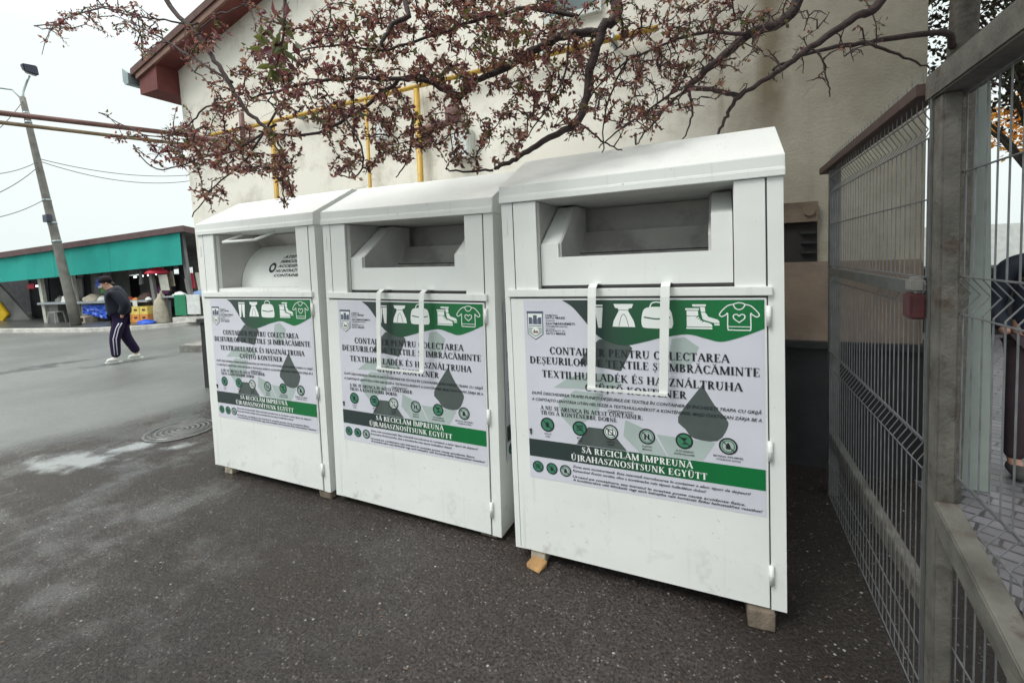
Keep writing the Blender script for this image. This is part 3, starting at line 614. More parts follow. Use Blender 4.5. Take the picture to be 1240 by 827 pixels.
# ------------------------------------------------------------------ ground
def gz(x):
    t = min(1, max(0, (-4.8-x)/6.5)); return -.2*t*t*(3-2*t)
def ground_at(px, py, dz=0):
    v = ray(px, py); z = 0
    for _ in range(40): t = (z-CH)/v[2]; z = .5*z+.5*(gz(v[0]*t)+dz)
    return Vector(CAM+v*t)
def asphalt():
    k = NT('wet_asphalt'); sp = k.n('SeparateXYZ'); k.l(k.c, sp.inputs[0])
    fine = k.noise(75, 5, rough=.75); med = k.noise(2.2, 7); big = k.noise(.35, 5)
    near = k.mix(k.map(fine, .38, .64), (.012, .0095, .009), (.115, .10, .092))
    near = k.mix(k.map(k.noise(14, 6, rough=.7), .4, .66, 0, .55), near, (.019, .0165, .0155))
    fence_shade = k.map(k.math('ADD', sp.outputs['X'], k.map(k.noise(1.5, 5), 0, 1, -.6, .6)), -.5, .35, 0, .75, True)   # fence and tree shade painted into the ground colour
    near = k.mix(fence_shade, near, k.mix(k.map(fine, .35, .7), (.006, .0045, .004), (.034, .026, .021)))
    far = k.mix(k.map(k.noise(45, 5, rough=.7), .3, .7), (.125, .13, .125), (.20, .205, .195))
    near = k.mix(k.map(k.noise(1.1, 6, rough=.65), .48, .68, 0, .6), near, k.mix(k.map(fine, .38, .64), (.016, .012, .009), (.095, .075, .06)))
    # the road beyond is an older, lighter surface
    e = k.math('ADD', k.math('MULTIPLY', sp.outputs['X'], -1.), k.math('MULTIPLY', sp.outputs['Y'], .25))
    e = k.math('ADD', e, k.map(k.noise(1.1, 6), 0, 1, -.5, .5))
    fr = k.map(e, 6.2, 6.9, 0, .9, True)
    base = k.mix(fr, near, far)
    vo = k.n('TexVoronoi'); vo.inputs['Scale'].default_value = 55; vo.inputs['Randomness'].default_value = 1; k.l(k.c, vo.inputs['Vector'])
    chip = k.math('MULTIPLY', k.map(vo.outputs['Distance'], .16, .27, 1, 0), k.map(k.noise(23, 2), .5, .6, 0, 1))
    base = k.mix(k.math('MULTIPLY', chip, k.map(fr, 0, 1, .7, .15)), base, (.30, .285, .27))
    vo3 = k.n('TexVoronoi'); vo3.inputs['Scale'].default_value = 30; k.l(k.c, vo3.inputs['Vector'])
    chip3 = k.math('MULTIPLY', k.map(vo3.outputs['Distance'], .12, .2, 1, 0), k.map(k.noise(19, 2), .5, .58, 0, 1))
    base = k.mix(k.math('MULTIPLY', chip3, k.map(fr, 0, 1, .75, .1)), base, (.26, .24, .225))
    vo2 = k.n('TexVoronoi'); vo2.inputs['Scale'].default_value = 13; k.l(k.c, vo2.inputs['Vector'])
    chip2 = k.math('MULTIPLY', k.map(vo2.outputs['Distance'], .06, .085, 1, 0), k.map(k.noise(5.5, 2), .48, .53, 0, 1))
    base = k.mix(k.math('MULTIPLY', chip2, .8), base, (.5, .49, .46))
    base = k.mix(k.map(big, .42, .7, 0, .45), base, (.02, .0185, .017))
    # puddle smears, the sky's reflection painted in as pale colour
    def blob(cx, cy, rx, ry, a):
        dx = k.math('SUBTRACT', sp.outputs['X'], cx); dy = k.math('SUBTRACT', sp.outputs['Y'], cy)
        p = k.math('ADD', k.math('MULTIPLY', dx, cos(a)/rx), k.math('MULTIPLY', dy, sin(a)/rx)); q = k.math('ADD', k.math('MULTIPLY', dx, -sin(a)/ry), k.math('MULTIPLY', dy, cos(a)/ry))
        d = k.math('SQRT', k.math('ADD', k.math('MULTIPLY', p, p), k.math('MULTIPLY', q, q)))
        return k.map(k.math('ADD', d, k.map(k.noise(6, 6), .3, .7, -.5, .5)), .25, 1.15, 1, 0, True)
    A = k.math('MAXIMUM', blob(-5.12, 1.85, .42, .24, .3), k.math('MAXIMUM', blob(-4.95, 2.25, .30, .13, 1.1), blob(-4.55, 2.38, .16, .08, .9)))
    base = k.mix(k.math('MULTIPLY', A, .6), base, (.42, .45, .45))
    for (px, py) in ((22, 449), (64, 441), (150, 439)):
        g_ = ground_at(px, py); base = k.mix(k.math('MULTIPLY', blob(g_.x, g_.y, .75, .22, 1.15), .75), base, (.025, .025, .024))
    k.l(base, k.b.inputs['Base Color'])
    wet = k.math('MULTIPLY', k.map(k.math('ADD', med, k.math('MULTIPLY', big, .8)), .82, 1.0, 1, 0, True), k.map(sp.outputs['X'], -1.2, -2.6, .1, 1)); wet = k.math('MULTIPLY', wet, k.map(fr, 0, .9, 1, .22))
    k.l(k.map(k.math('MAXIMUM', k.math('MAXIMUM', wet, A), k.math('MULTIPLY', fr, .6)), 0, .8, .2, .5), k.b.inputs['Specular IOR Level'])
    ro = k.math('ADD', k.map(wet, 0, 1, .36, .07), k.map(fine, .3, .7, 0, .1)); ro = k.math('MULTIPLY', ro, k.map(A, .1, .7, 1, .15)); k.l(ro, k.b.inputs['Roughness'])
    hb = k.math('ADD', fine, k.math('MULTIPLY', k.noise(38, 3), .7)); flat_ = k.math('MULTIPLY', k.map(fr, 0, .9, 1, .35), k.map(k.math('MAXIMUM', wet, A), 0, 1, 1, .22)); k.bump(k.math('MULTIPLY', hb, flat_), .75, .012)
    return k.m
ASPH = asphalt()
m = MB(); xs = [-400, -120, -60, -30]+[-20+.5*i for i in range(61)]+[14, 20, 40, 100, 400]
for i in range(len(xs)-1):
    a, b = xs[i], xs[i+1]; m.poly([(a, -400, gz(a)), (b, -400, gz(b)), (b, 400, gz(b)), (a, 400, gz(a))])
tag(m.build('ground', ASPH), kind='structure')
# dark drain strips / patches in the road
def manhole():
    k = NT('cast_iron_cover'); k.b.inputs['Metallic'].default_value = .4
    vo = k.n('TexWave', wave_type='RINGS', rings_direction='SPHERICAL'); vo.inputs['Scale'].default_value = 7; vo.inputs['Distortion'].default_value = .6; k.l(k.c, vo.inputs['Vector'])
    k.l(k.mix(k.map(k.math('ADD', vo.outputs[1], k.map(k.noise(11, 6), .3, .7, -.8, .8)), 0, 1), (.07, .07, .068), (.15, .15, .145)), k.b.inputs['Base Color']); k.b.inputs['Roughness'].default_value = .42; k.bump(vo.outputs[1], .8, .01); return k.m
c = ground_at(219, 521); m = MB(); rr = .245
m.lathe((0, 0, 0), [(rr+.07, .0), (rr+.07, .007), (rr+.01, .009), (rr+.01, .004), (rr, .004), (rr-.004, .010), (.0, .011)], 40)
root = m.build('manhole_cover', manhole()); root.location = (c.x, c.y, .001)
tag(root, 'round cast iron manhole cover in the asphalt left of the containers', 'manhole cover')
# kerb and market pavement
KL = [ground_at(0, 403, 0), ground_at(100, 402.5, 0), ground_at(160, 400, 0), ground_at(205, 396.5, 0), ground_at(248, 392, 0)]
d_ = (KL[0]-KL[1]).normalized(); KL.insert(0, KL[0]+d_*25); d_ = (KL[-1]-KL[-2]).normalized(); KL.append(KL[-1]+d_*14)
for p in KL: p.z = -.2
CONC = mat('pale_concrete', (.55, .54, .50), .7, var=.15, scale=5, dirt=.5, dirtcol=(.2, .19, .17), dthr=.5)
PAVE = mat('wet_pavement', (.075, .08, .075), .35, var=.3, scale=1.5, bump=.2)
m = MB()
def shift(P, s):
    o = []
    for i, p in enumerate(P):
        d = (P[min(i+1, len(P)-1)]-P[max(i-1, 0)]).normalized(); n_ = Vector((-d.y, d.x, 0)); o.append(p+n_*s)
    return o
IN = shift(KL, .16)
for i in range(len(KL)-1):
    a, b, c2, d2 = KL[i], KL[i+1], IN[i+1], IN[i]
    m.prism([a, b, c2, d2], [p+Vector((0, 0, .12)) for p in (a, b, c2, d2)])
tag(m.build('kerb', CONC), kind='structure')
m = MB(); far = [p+Vector((-12, 30, 0)) for p in IN]
for i in range(len(IN)-1): m.poly([p+Vector((0, 0, .112)) for p in (IN[i], IN[i+1], far[i+1], far[i])])
tag(m.build('pavement', PAVE), kind='structure')
# raised concrete slab seen left of the farthest container
m = MB(); q = ground_at(217, 426, 0); m.box(0, 3.2, 0, 1.5, 0, .16)
o = m.build('concrete_slab', mat('slab_concrete', (.22, .22, .2), .8, var=.25, scale=9, bump=.5, dirt=.5, dthr=.5), bevel=.015); o.location = (q.x, q.y, q.z-.01); o.rotation_euler = (0, 0, R(8))
tag(o, 'rough raised concrete slab at the building side behind the farthest container', 'concrete slab')
# light stone paving beyond the fence
def cobble():
    k = NT('stone_setts'); br = k.n('TexBrick'); br.inputs['Scale'].default_value = 1; br.inputs['Brick Width'].default_value = .21; br.inputs['Row Height'].default_value = .10; br.inputs['Mortar Size'].default_value = .009
    br.inputs['Color1'].default_value = (.26, .245, .275, 1); br.inputs['Color2'].default_value = (.17, .165, .185, 1); br.inputs['Mortar'].default_value = (.05, .05, .05, 1)
    mp = k.n('Mapping'); mp.inputs['Rotation'].default_value = (0, 0, .5); k.l(k.c, mp.inputs['Vector'])
    wv = k.mix(.06, mp.outputs[0], k.noise(3)); k.l(wv, br.inputs['Vector'])
    k.l(k.mix(k.map(k.noise(2.5, 7), .35, .7, 0, .6), br.outputs[0], (.09, .085, .08)), k.b.inputs['Base Color']); k.b.inputs['Roughness'].default_value = .4; k.bump(br.outputs[1], -.6, .01); return k.m
m = MB(); m.poly([(1.12, -6, .004), (60, -6, .004), (60, 60, .004), (1.35, 60, .004)]); tag(m.build('paving', cobble()), kind='structure')

# ------------------------------------------------------------------ building
YW = 3.9; XL, XR = -6.55, 1.2
bd = empty('building', ((XL+XR)/2, YW, 0)); org = Vector(((XL+XR)/2, YW, 0))
def B(mb, name, m_, parent=None, **k):
    mb.v = [(a-org.x, b-org.y, c) for a, b, c in mb.v]; return mb.build(name, m_, parent or bd, **k)
def soff(x): return 4.30+.265*(x+6.73)
m = MB(); D2 = 12.
zt = [(XL-.15, soff(XL)), (XR, soff(XR)), (XR, soff(XR)), (XL-.15, soff(XL))]
m.prism([(XL, YW, .93), (XR, YW, .93), (XR, YW+D2, .93), (XL, YW+D2, .93)], [(XL-.15, YW, soff(XL-.15)), (XR, YW, soff(XR)), (XR, YW+D2, soff(XR)), (XL-.15, YW+D2, soff(XL-.15))])
B(m, 'wall', PLASTER)
m = MB(); m.box(XL-.03, XR+.03, YW-.04, YW+D2, -.1, .88); m.box(XL-.06, XR+.06, YW-.07, YW+D2, .882, .929); B(m, 'plinth', DARKPL)
m = MB(); m.box(.22, XR-.02, YW-.03, YW-.001, .931, 1.50); B(m, 'render_patch', WALLP)
m = MB(); m.box(.22, .60, YW-.06, YW-.001, 1.785, 1.925); m.tube([(.545, YW-.075, 1.86), (.545, YW-.06, 1.86)], .035, 14); B(m, 'lintel_band', BROWNBAND)
m = MB(); m.box(.22, .60, YW-.02, YW-.001, 1.502, 1.783); vr = B(m, 'vent_recess', mat('dark_recess', (.018, .015, .015), .9))
m = MB()
for z in (1.56, 1.63, 1.7): m.box(.50, .585, YW-.05, YW-.021, z, z+.016)
B(m, 'vent_slat', DARKPL)
# roof with verge and boxed eave
m = MB(); yo = YW-.27; xo = XL-.55
m.prism([(xo, yo, soff(xo)), (4.5, yo, soff(4.5)), (4.5, YW+D2+.3, soff(4.5)), (xo, YW+D2+.3, soff(xo))], [(xo, yo, soff(xo)+.05), (4.5, yo, soff(4.5)+.05), (4.5, YW+D2+.3, soff(4.5)+.05), (xo, YW+D2+.3, soff(xo)+.05)])
B(m, 'soffit', SOFFIT)
m = MB(); m.prism([(xo-.02, yo-.03, soff(xo)-.02), (4.5, yo-.03, soff(4.5)-.02), (4.5, yo-.002, soff(4.5)-.02), (xo-.02, yo-.002, soff(xo)-.02)], [(xo-.02, yo-.03, soff(xo)+.11), (4.5, yo-.03, soff(4.5)+.11), (4.5, yo-.002, soff(4.5)+.11), (xo-.02, yo-.002, soff(xo)+.11)])
B(m, 'verge_board', VERGE)
m = MB(); m.box(xo, XL-.152, yo+.0, YW+D2, 3.98, soff(xo)-.002); m.prism([(xo, yo, soff(xo)-.004), (XL-.152, yo, soff(xo)-.004), (XL-.152, yo, soff(XL-.152)-.004)], [(xo, YW, soff(xo)-.004), (XL-.152, YW, soff(xo)-.004), (XL-.152, YW, soff(XL-.152)-.004)])
B(m, 'eave_box', SOFFIT)
m = MB(); m.prism([(xo-.1, yo-.05, soff(xo)+.03), (4.5, yo-.05, soff(4.5)+.112), (4.5, YW+D2+.3, soff(4.5)+.112), (xo-.1, YW+D2+.3, soff(xo)+.09)], [(xo-.1, yo-.05, soff(xo)+.12), (4.5, yo-.05, soff(4.5)+.2), (4.5, YW+D2+.3, soff(4.5)+.2), (xo-.1, YW+D2+.3, soff(xo)+.12)])
B(m, 'roof', ROOFT)
m = MB(); gx = xo-.1; m.prism([(gx-.13, yo-.08, soff(xo)+.14), (gx, yo-.08, soff(xo)+.06), (gx, yo-.08, soff(xo)-.08), (gx-.09, yo-.08, soff(xo)-.08), (gx-.13, yo-.08, soff(xo)-.03)], [(gx-.13, YW+D2, soff(xo)+.14), (gx, YW+D2, soff(xo)+.06), (gx, YW+D2, soff(xo)-.08), (gx-.09, YW+D2, soff(xo)-.08), (gx-.13, YW+D2, soff(xo)-.03)])
B(m, 'gutter', ZINC)
m = MB(); m.box(-1.35, -.95, YW-.03, YW-.001, 3.66, 4.2); wn = B(m, 'window', mat('window_glass', (.12, .16, .16), .15)); 
m = MB()
for a, b, c_, d2 in ((-1.4, -1.351, 3.61, 4.25), (-.949, -.9, 3.61, 4.25), (-1.35, -.95, 3.61, 3.659)): m.box(a, b, YW-.05, YW-.001, c_, d2)
fr = B(m, 'frame', METERW, bd)
tag(bd, 'tall cream plastered building with stained cement end and red-brown eaves', 'building')
# gas pipes on the wall
gp = empty('gas_pipe', (-4, YW, 3.3)); go = Vector((-4, YW, 3.3))
def GP(mb, name, m_, parent=None): mb.v = [(a-go.x, b-go.y, c-go.z) for a, b, c in mb.v]; return mb.build(name, m_, parent or gp, True)
m = MB(); m.tube([(-6.2, YW-.09, 3.33), (-5.3, YW-.09, 3.31), (-.45, YW-.09, 3.34)], .024, 8); GP(m, 'horizontal_pipe', YELLOW)
for x in (-6.0, -4.4, -3.9, -3.0, -2.2, -1.4, -.8):
    m = MB(); m.box(x-.012, x+.012, YW-.125, YW-.001, 3.285, 3.37); GP(m, 'pipe_clip', ZINC)
for x, r_, zb in ((-2.74, .03, .3), (-3.39, .018, .3), (-4.82, .028, .3)):
    m = MB(); m.tube([(x, YW-.09, zb), (x, YW-.09, 3.30)], r_, 8); GP(m, 'riser_pipe', YELLOW)
m = MB(); m.tube([(-5.35, YW-.09, 3.12), (-5.35, YW-.09, 3.5)], .03, 8); GP(m, 'bracket', RUSTP); m = MB(); m.tube([(-2.9, YW-.09, 2.9), (-2.35, YW-.09, 2.93)], .03, 8); m.lathe((-2.33, YW-.09, 2.92), [(.05, 0), (.08, .03), (.08, .12), (.04, .16)], 10); GP(m, 'valve', RUSTP)
tag(gp, 'yellow gas pipe run with risers fixed along the cream building wall', 'gas pipe')
for i, (a, b, lab) in enumerate((((545, 160), (570, 192), 'pale plastic meter box on the wall right of the thick yellow riser'), ((455, 150), (470, 170), 'small pale meter box on the wall by the thin yellow riser'))):
    A = onY(*a, YW-.1); Bq = onY(*b, YW-.1); m = MB(); w2 = Bq.x-A.x; h2 = A.z-Bq.z
    o = empty('meter_box', (A.x, YW-.002, Bq.z)); m.box(0, w2, -.12, 0, 0, h2); m.build('case', METERW, o, bevel=.01)
    m = MB(); m.box(.02, w2-.02, -.126, -.1201, .02, h2-.02); m.build('cover', METERW, o, bevel=.002); tag(o, lab, 'meter box')
# pipes crossing the street from the building corner
m = MB(); A0 = onY(228, 164, YW-.1); A1 = onX(0, 137, -6.95); d_ = (A1-A0); P1 = A0+d_*4.2
pr = empty('street_pipe', A0); rel = lambda p: Vector(p)-A0
m.tube([rel(A0), rel(A1), rel(P1)], .030, 8); m.tube([rel(A0), rel(onY(282, 172, YW-.1))], .03, 8); m.build('pipe', RUSTP, pr, True)
tag(pr, 'upper brown overhead pipe running from the building corner out of view', 'pipe', 'overhead pipes')
A0b = onY(232, 176, YW-.1); A1b = onX(0, 148.5, -6.95); pr2 = empty('street_pipe', A0b); m = MB()
m.tube([(0, 0, 0), A1b-A0b, (A1b-A0b)*4.2], .022, 8); m.build('pipe', mat('tan_pipe', (.20, .15, .09), .6, var=.3), pr2, True)
tag(pr2, 'lower thinner overhead pipe running from the building corner out of view', 'pipe', 'overhead pipes')
m = MB(); Pm = P1; m.tube([(0, 0, 0), (0, 0, Pm.z+.25-gz(Pm.x))], .05, 10); o = m.build('pipe_post', GALV, None, True); o.location = (Pm.x, Pm.y, gz(Pm.x)); tag(o, 'steel post carrying the far end of the overhead pipes', 'post')

# ------------------------------------------------------------------ lamp pole and cables
base = ground_at(93, 398, .0); base.z = -.09
dist = base.length
top = onD(27, 118, math.hypot(base.x, base.y)*1.09)
pl = empty('street_lamp', base); CONCP = mat('pole_concrete', (.15, .145, .13), .85, var=.25, scale=4, bump=.2)
t = top-base; m = MB(); n_ = 10
m.tube([t*(i/n_) for i in range(n_+1)], [.145-.065*i/n_ for i in range(n_+1)], 12); m.build('pole', CONCP, pl, True)
def near(px, py, d=None): return onD(px, py, (top.length if d is None else d))-base
m = MB(); m.tube([t*.985, near(28, 112), near(33, 98), near(36, 92)], .03, 8); m.build('arm', ZINC, pl, True)
m = MB(); m.tube([t*.985, near(15, 109), near(0, 107), near(-20, 106)], .025, 8); m.build('arm', ZINC, pl, True)
dk = mat('lamp_housing', (.04, .045, .07), .5)
c0 = near(36, 87); m = MB()
m.prism([c0+Vector(v) for v in ((-.1, -.14, -.02), (.1, -.16, -.06), (.12, .2, -.10), (-.1, .2, -.06))], [c0+Vector(v) for v in ((-.13, -.20, .20), (.13, -.22, .18), (.14, .16, .22), (-.13, .14, .24))]); hd = m.build('lamp_head', dk, pl, bevel=.03)
m = MB(); m.prism([c0+Vector(v) for v in ((-.06, -.10, -.075), (.06, -.10, -.095), (.07, .14, -.12), (-.06, .14, -.10))], [c0+Vector(v) for v in ((-.06, -.10, -.04), (.06, -.10, -.06), (.07, .14, -.09), (-.06, .14, -.07))]); m.build('lamp_glass', mat('lamp_lens', (.2, .2, .2), .2), hd)
for f in (.93, .89, .55, .45, .37):
    m = MB(); p = t*f; m.tube([p-t.normalized()*.03, p+t.normalized()*.03], .145-.065*f+.010, 12); m.build('clamp', ZINC, pl, True)
m = MB(); p = t*.47; m.box(p.x-.05, p.x+.25, p.y-.2, p.y-.06, p.z-.12, p.z+.12); m.build('junction_box', dk, pl, bevel=.01)
tag(pl, 'leaning concrete lamp pole on the kerb in front of the market stall', 'street lamp')
CAB = mat('cable', (.05, .055, .06), .6)
def cable(p, q, sag, label, r_=.012):
    m = MB(); P = [p.lerp(q, i/14)-Vector((0, 0, sag*4*(i/14)*(1-i/14))) for i in range(15)]; o = empty('overhead_cable', p)
    m.tube([x-p for x in P], r_, 5); m.build('strand', CAB, o, True); tag(o, label, 'cable', 'cables strung from the lamp pole')
PT = lambda f: base+t*f
cable(PT(.735), onD(232, 212, 24), .25, 'upper overhead cable from the lamp pole to behind the building corner')
cable(PT(.725), onD(232, 219, 24), .35, 'lower overhead cable from the lamp pole to behind the building corner')
for f, q, lab in ((.985, (-30, 178), 'cable from the lamp pole top dipping to the left picture edge'), (.72, (-30, 212), 'upper nearly level cable from the mid pole to the left'), (.70, (-30, 245), 'steep cable from the mid pole down to the left'), (.56, (-30, 268), 'lowest thick cable from the mid pole down to the left')):
    cable(PT(f), onD(*q, 17), .12, lab, .011)

# ------------------------------------------------------------------ market stall
SA = Vector((-22.28, 7.75, 0)); SB = Vector((-16.33, 9.53, 0)); ex = (SB-SA).normalized(); ey = Vector((-ex.y, ex.x, 0)); Z0 = -.088
def SP(s, d, z): return SA+ex*s+ey*d+Vector((0, 0, z))
SROT = math.atan2(ex.y, ex.x)
stall = empty('market_stall', SP(0, 0, Z0), (0, 0, SROT))
TEAL = mat('teal_awning', (.005, .30, .25), .7, var=.08, scale=2); BROWN = mat('brown_fascia', (.10, .06, .06), .7, var=.2)
GREYW = mat('stall_grey', (.17, .17, .165), .8, var=.3, scale=2); PALEP = mat('stall_post_paint', (.48, .48, .42), .7, var=.15)
CNT = mat('counter_top', (.28, .31, .33), .5, var=.1); DKW = mat('stall_dark_wood', (.05, .025, .02), .8, var=.3); INTER = mat('stall_interior', (.035, .035, .04), .9, var=.3)
rz = lambda s: 2.40+.0823*(s+1.5)-Z0       # roof edge height above pavement
bt = lambda s: rz(s)-.143; bb = lambda s: 1.42+.0515*(s+1.45)-Z0
s0, s1 = -1.40, 6.02
m = MB()
for a, b in ((s0, .95), (.957, 3.2), (3.207, s1)):
    nn = 6
    for i in range(nn):
        u, v = a+(b-a)*i/nn, a+(b-a)*(i+1)/nn; f = lambda s: -.25+.02*sin(s*6)
        m.poly([(u, f(u), bb(u)), (v, f(v), bb(v)), (v, f(v), bt(v)), (u, f(u), bt(u))]); m.poly([(u, f(u)+.01, bt(u)), (v, f(v)+.01, bt(v)), (v, f(v)+.01, bb(v)), (u, f(u)+.01, bb(u))])
m.build('awning', TEAL, stall, True)
m = MB(); e0, e1 = -6.5, 6.2
m.prism([(e0, -.35, rz(e0)-.14), (e1, -.35, rz(e1)-.14), (e1, -.30, rz(e1)-.14), (e0, -.30, rz(e0)-.14)], [(e0, -.35, rz(e0)+.06), (e1, -.35, rz(e1)+.06), (e1, -.30, rz(e1)+.06), (e0, -.30, rz(e0)+.06)])
m.prism([(e1+.001, -.35, rz(e1)-.14), (e1+.001, 6, rz(e1)-.9), (e1+.05, 6, rz(e1)-.9), (e1+.05, -.35, rz(e1)-.14)], [(e1+.001, -.35, rz(e1)+.06), (e1+.001, 6, rz(e1)-.7), (e1+.05, 6, rz(e1)-.7), (e1+.05, -.35, rz(e1)+.06)])
m.build('fascia', BROWN, stall)
m = MB(); m.prism([(e0, -.299, rz(e0)-.02), (e1, -.299, rz(e1)-.02), (e1, 6, rz(e1)-.8), (e0, 6, rz(e0)-.8)], [(e0, -.299, rz(e0)+.05), (e1, -.299, rz(e1)+.05), (e1, 6, rz(e1)-.72), (e0, 6, rz(e0)-.72)]); m.build('roof', GREYW, stall)
for s in (-5.2, 0, 1.36, 4.6, 6.0):
    m = MB(); m.box(s-.06, s+.06, 0, .12, 0, rz(s)-.15, lambda p: (p[0]-.16*(p[2]/2), p[1], p[2])); m.build('post', PALEP if s < 2 else GREYW, stall)
for a, b in ((-.12, 1.30), (1.43, 4.4)):
    m = MB(); m.box(a, b, -.12, .55, .66, .73); m.build('counter', CNT, stall)
for a, b in ((.10, .5), (1.48, 1.9), (4.45, 4.7)):
    m = MB(); m.box(a, b, .06, .5, .0, .655); m.build('counter_support', GREYW, stall)
m = MB(); m.box(3.2, 4.38, .0, .04, .1, .655); m.build('counter_front', DKW, stall)
# back partition with upright boards and gaps of daylight
for s, w2, z0_, z1_ in [(-3.6, .8, 0, 1.7), (-2.75, .8, 0, 1.75), (-1.9, .9, 0, 1.9), (-.98, .85, 0, 1.8)]+[(-.1+.62*i, .5, 0, 1.75+.02*i) for i in range(4)]+[(2.5+.42*i, .30, .3, 1.9) for i in range(5)]+[(4.6, .9, 0, 1.9), (5.6, .5, 0, 2.0)]:
    m = MB(); dd = 1.9+.3*sin(s*5); m.box(s, s+w2, dd, dd+.05, z0_, z1_); m.build('back_board', INTER if s < -.5 or 2.4 < s < 4.3 else GREYW, stall)
m = MB(); m.box(-9.0, 6.4, 4.2, 4.25, 0, 1.55); m.build('back_wall', INTER, stall)
m = MB(); m.box(.2, 1.0, .55, .6, .75, 1.55); m.build('side_board', GREYW, stall); m = MB(); m.box(1.5, 2.1, .55, .6, .75, 1.6); m.build('side_board', GREYW, stall)
tag(stall, 'long open market stall with teal awning and brown roof edge', 'market stall')
# goods, each its own thing
def thing(name, s, d, z, label, cat, group=None):
    o = empty(name, SP(s, d, Z0+z), (0, 0, SROT)); tag(o, label, cat, group); return o
def leafy_lump(mb, c, r, n, flatz=1., seed=0, sub=10):
    rn = random.Random(seed); V = []; rows = 6
    for i in range(rows+1):
        for j in range(sub):
            a = 2*pi*j/sub; th = pi/2*i/rows; k = 1+rn.uniform(-.16, .16)
            V.append((c[0]+r*cos(th)*cos(a)*k, c[1]+r*.7*cos(th)*sin(a)*k, c[2]+r*flatz*sin(th)*k))
    mb.add(V, [(i*sub+j, i*sub+(j+1) % sub, (i+1)*sub+(j+1) % sub, (i+1)*sub+j) for i in range(rows) for j in range(sub)])
    mb.poly([V[j] for j in range(sub)][::-1])
ORB = mat('orange_crate', (.62, .25, .06), .7, var=.2, scale=9); YEB = mat('yellow_crate', (.66, .5, .12), .7, var=.2, scale=9); DKH = mat('crate_hole', (.06, .03, .02), .9); FRUIT = mat('fruit_green', (.05, .28, .03), .5)
def crate(s, z, cm, label, fruit=None):
    o = thing('fruit_crate', s+.85, -.35, z, label, 'crate', 'fruit crates stacked before the counter')
    m = MB(); w2, d2, h2, t2 = .3, .38, .26, .02
    m.box(0, w2, 0, t2, 0, h2); m.box(0, w2, d2-t2, d2, 0, h2); m.box(0, t2, t2, d2-t2, 0, h2); m.box(w2-t2, w2, t2, d2-t2, 0, h2); m.box(t2, w2-t2, t2, d2-t2, 0, t2); m.build('box', cm, o)
    m = MB(); m.box(.09, w2-.09, -.004, -.0005, .12, .18); m.build('hand_hole', DKH, o)
    if fruit:
        m = MB(); rn = random.Random(int(s*100))
        for i in range(3):
            for j in range(3): leafy_lump(m, (.07+.08*i, .08+.1*j, h2-.05), .05, 0, 1, i*3+j, 8)
        m.build('fruit', fruit, o)
crate(2.83, 0, ORB, 'leftmost orange fruit crate in the lower row'); crate(3.15, 0, ORB, 'middle orange fruit crate in the lower row'); crate(3.47, 0, ORB, 'rightmost orange fruit crate in the lower row')
crate(2.85, .262, YEB, 'leftmost yellow crate in the upper row'); crate(3.16, .262, YEB, 'middle crate heaped with green fruit in the upper row', FRUIT); crate(3.48, .262, YEB, 'rightmost yellow crate in the upper row')
TBL = mat('blue_tarp', (.01, .08, .5), .45, var=.3, scale=12); WHT = mat('white_plastic', (.6, .62, .6), .5); CLR = mat('stall_green_cloth', (.02, .2, .1), .8); REDF = mat('red_fabric', (.5, .02, .05), .6); BEI = mat('beige_sack', (.35, .32, .25), .85, var=.2, scale=8)
o = thing('blue_tarp', 2.05, .05, .0, 'crumpled bright blue tarpaulin hanging below the counter behind the man', 'tarpaulin')
m = MB()
for i in range(14):
    a = i/13; u = -.35+.95*a
    for j in range(6):
        pass
rn = random.Random(3); gr = [[(-.4+1.0*i/12, -.12+.09*rn.random(), .60-.5*(j/6)*(.6+.4*i/12)) for i in range(13)] for j in range(7)]
for j in range(6):
    for i in range(12): m.poly([gr[j][i], gr[j+1][i], gr[j+1][i+1], gr[j][i+1]])
m.build('sheet', TBL, o)
GREYL = mat('grey_plastic', (.30, .31, .30), .5)
o = thing('plastic_stool', .62, -.1, 0, 'small white plastic stool under the first counter', 'stool')
m = MB(); m.box(-.16, .16, -.16, .16, .37, .4); m.build('seat', GREYL, o, bevel=.008)
for sx in (-1, 1):
    for sy in (-1, 1): m = MB(); m.obox((sx*.17, sy*.17, 0), (sx*.13, sy*.13, .37), .025, .025, (0, 1, 0)); m.build('leg', GREYL, o)
o = thing('wooden_pallet', 1.72, -.15, 0, 'pale wooden pallet end under the counter by the pole', 'pallet')
m = MB(); m.box(-.35, .3, -.12, .3, .17, .2); m.build('deck', WOODP, o); m = MB(); m.box(-.35, .3, -.12, .3, 0, .025); m.build('base_board', WOODP, o)
for x in (-.31, -.02, .26): m = MB(); m.box(x-.04, x+.04, -.12, .3, .026, .169); m.build('spacer_block', WOODP, o)
def sack(s, d, z, r_, fz, mm, label, cat='sack', name='sack', seed=1):
    o = thing(name, s, d, z, label, cat); m = MB(); leafy_lump(m, (0, 0, 0), r_, 0, fz, seed, 12); m.build('bundle', mm, o, True)
sack(.85, .2, .73, .3, .75, WHT, 'white bundle heaped on the first counter left of the pole', 'bundle', 'white_bundle', 2)
sack(.45, .2, .73, .16, 1.2, GREYW, 'small grey pot on the first counter', 'pot', 'pot', 5)
sack(1.85, .2, .73, .34, .7, BEI, 'beige sack on the second counter beside the post', 'sack', 'sack', 8)
sack(2.25, .2, .73, .2, .8, WHT, 'small pale sack on the second counter near the man', 'sack', 'sack', 9)
sack(3.35, .15, .73, .22, .5, mat('red_produce', (.35, .06, .03), .6, var=.3, scale=20), 'heap of red produce on the counter right of the man', 'produce', 'produce_heap', 11)
sack(4.1, .2, .73, .34, .75, DKW, 'dark brown covered heap on the counter', 'heap', 'covered_heap', 12)
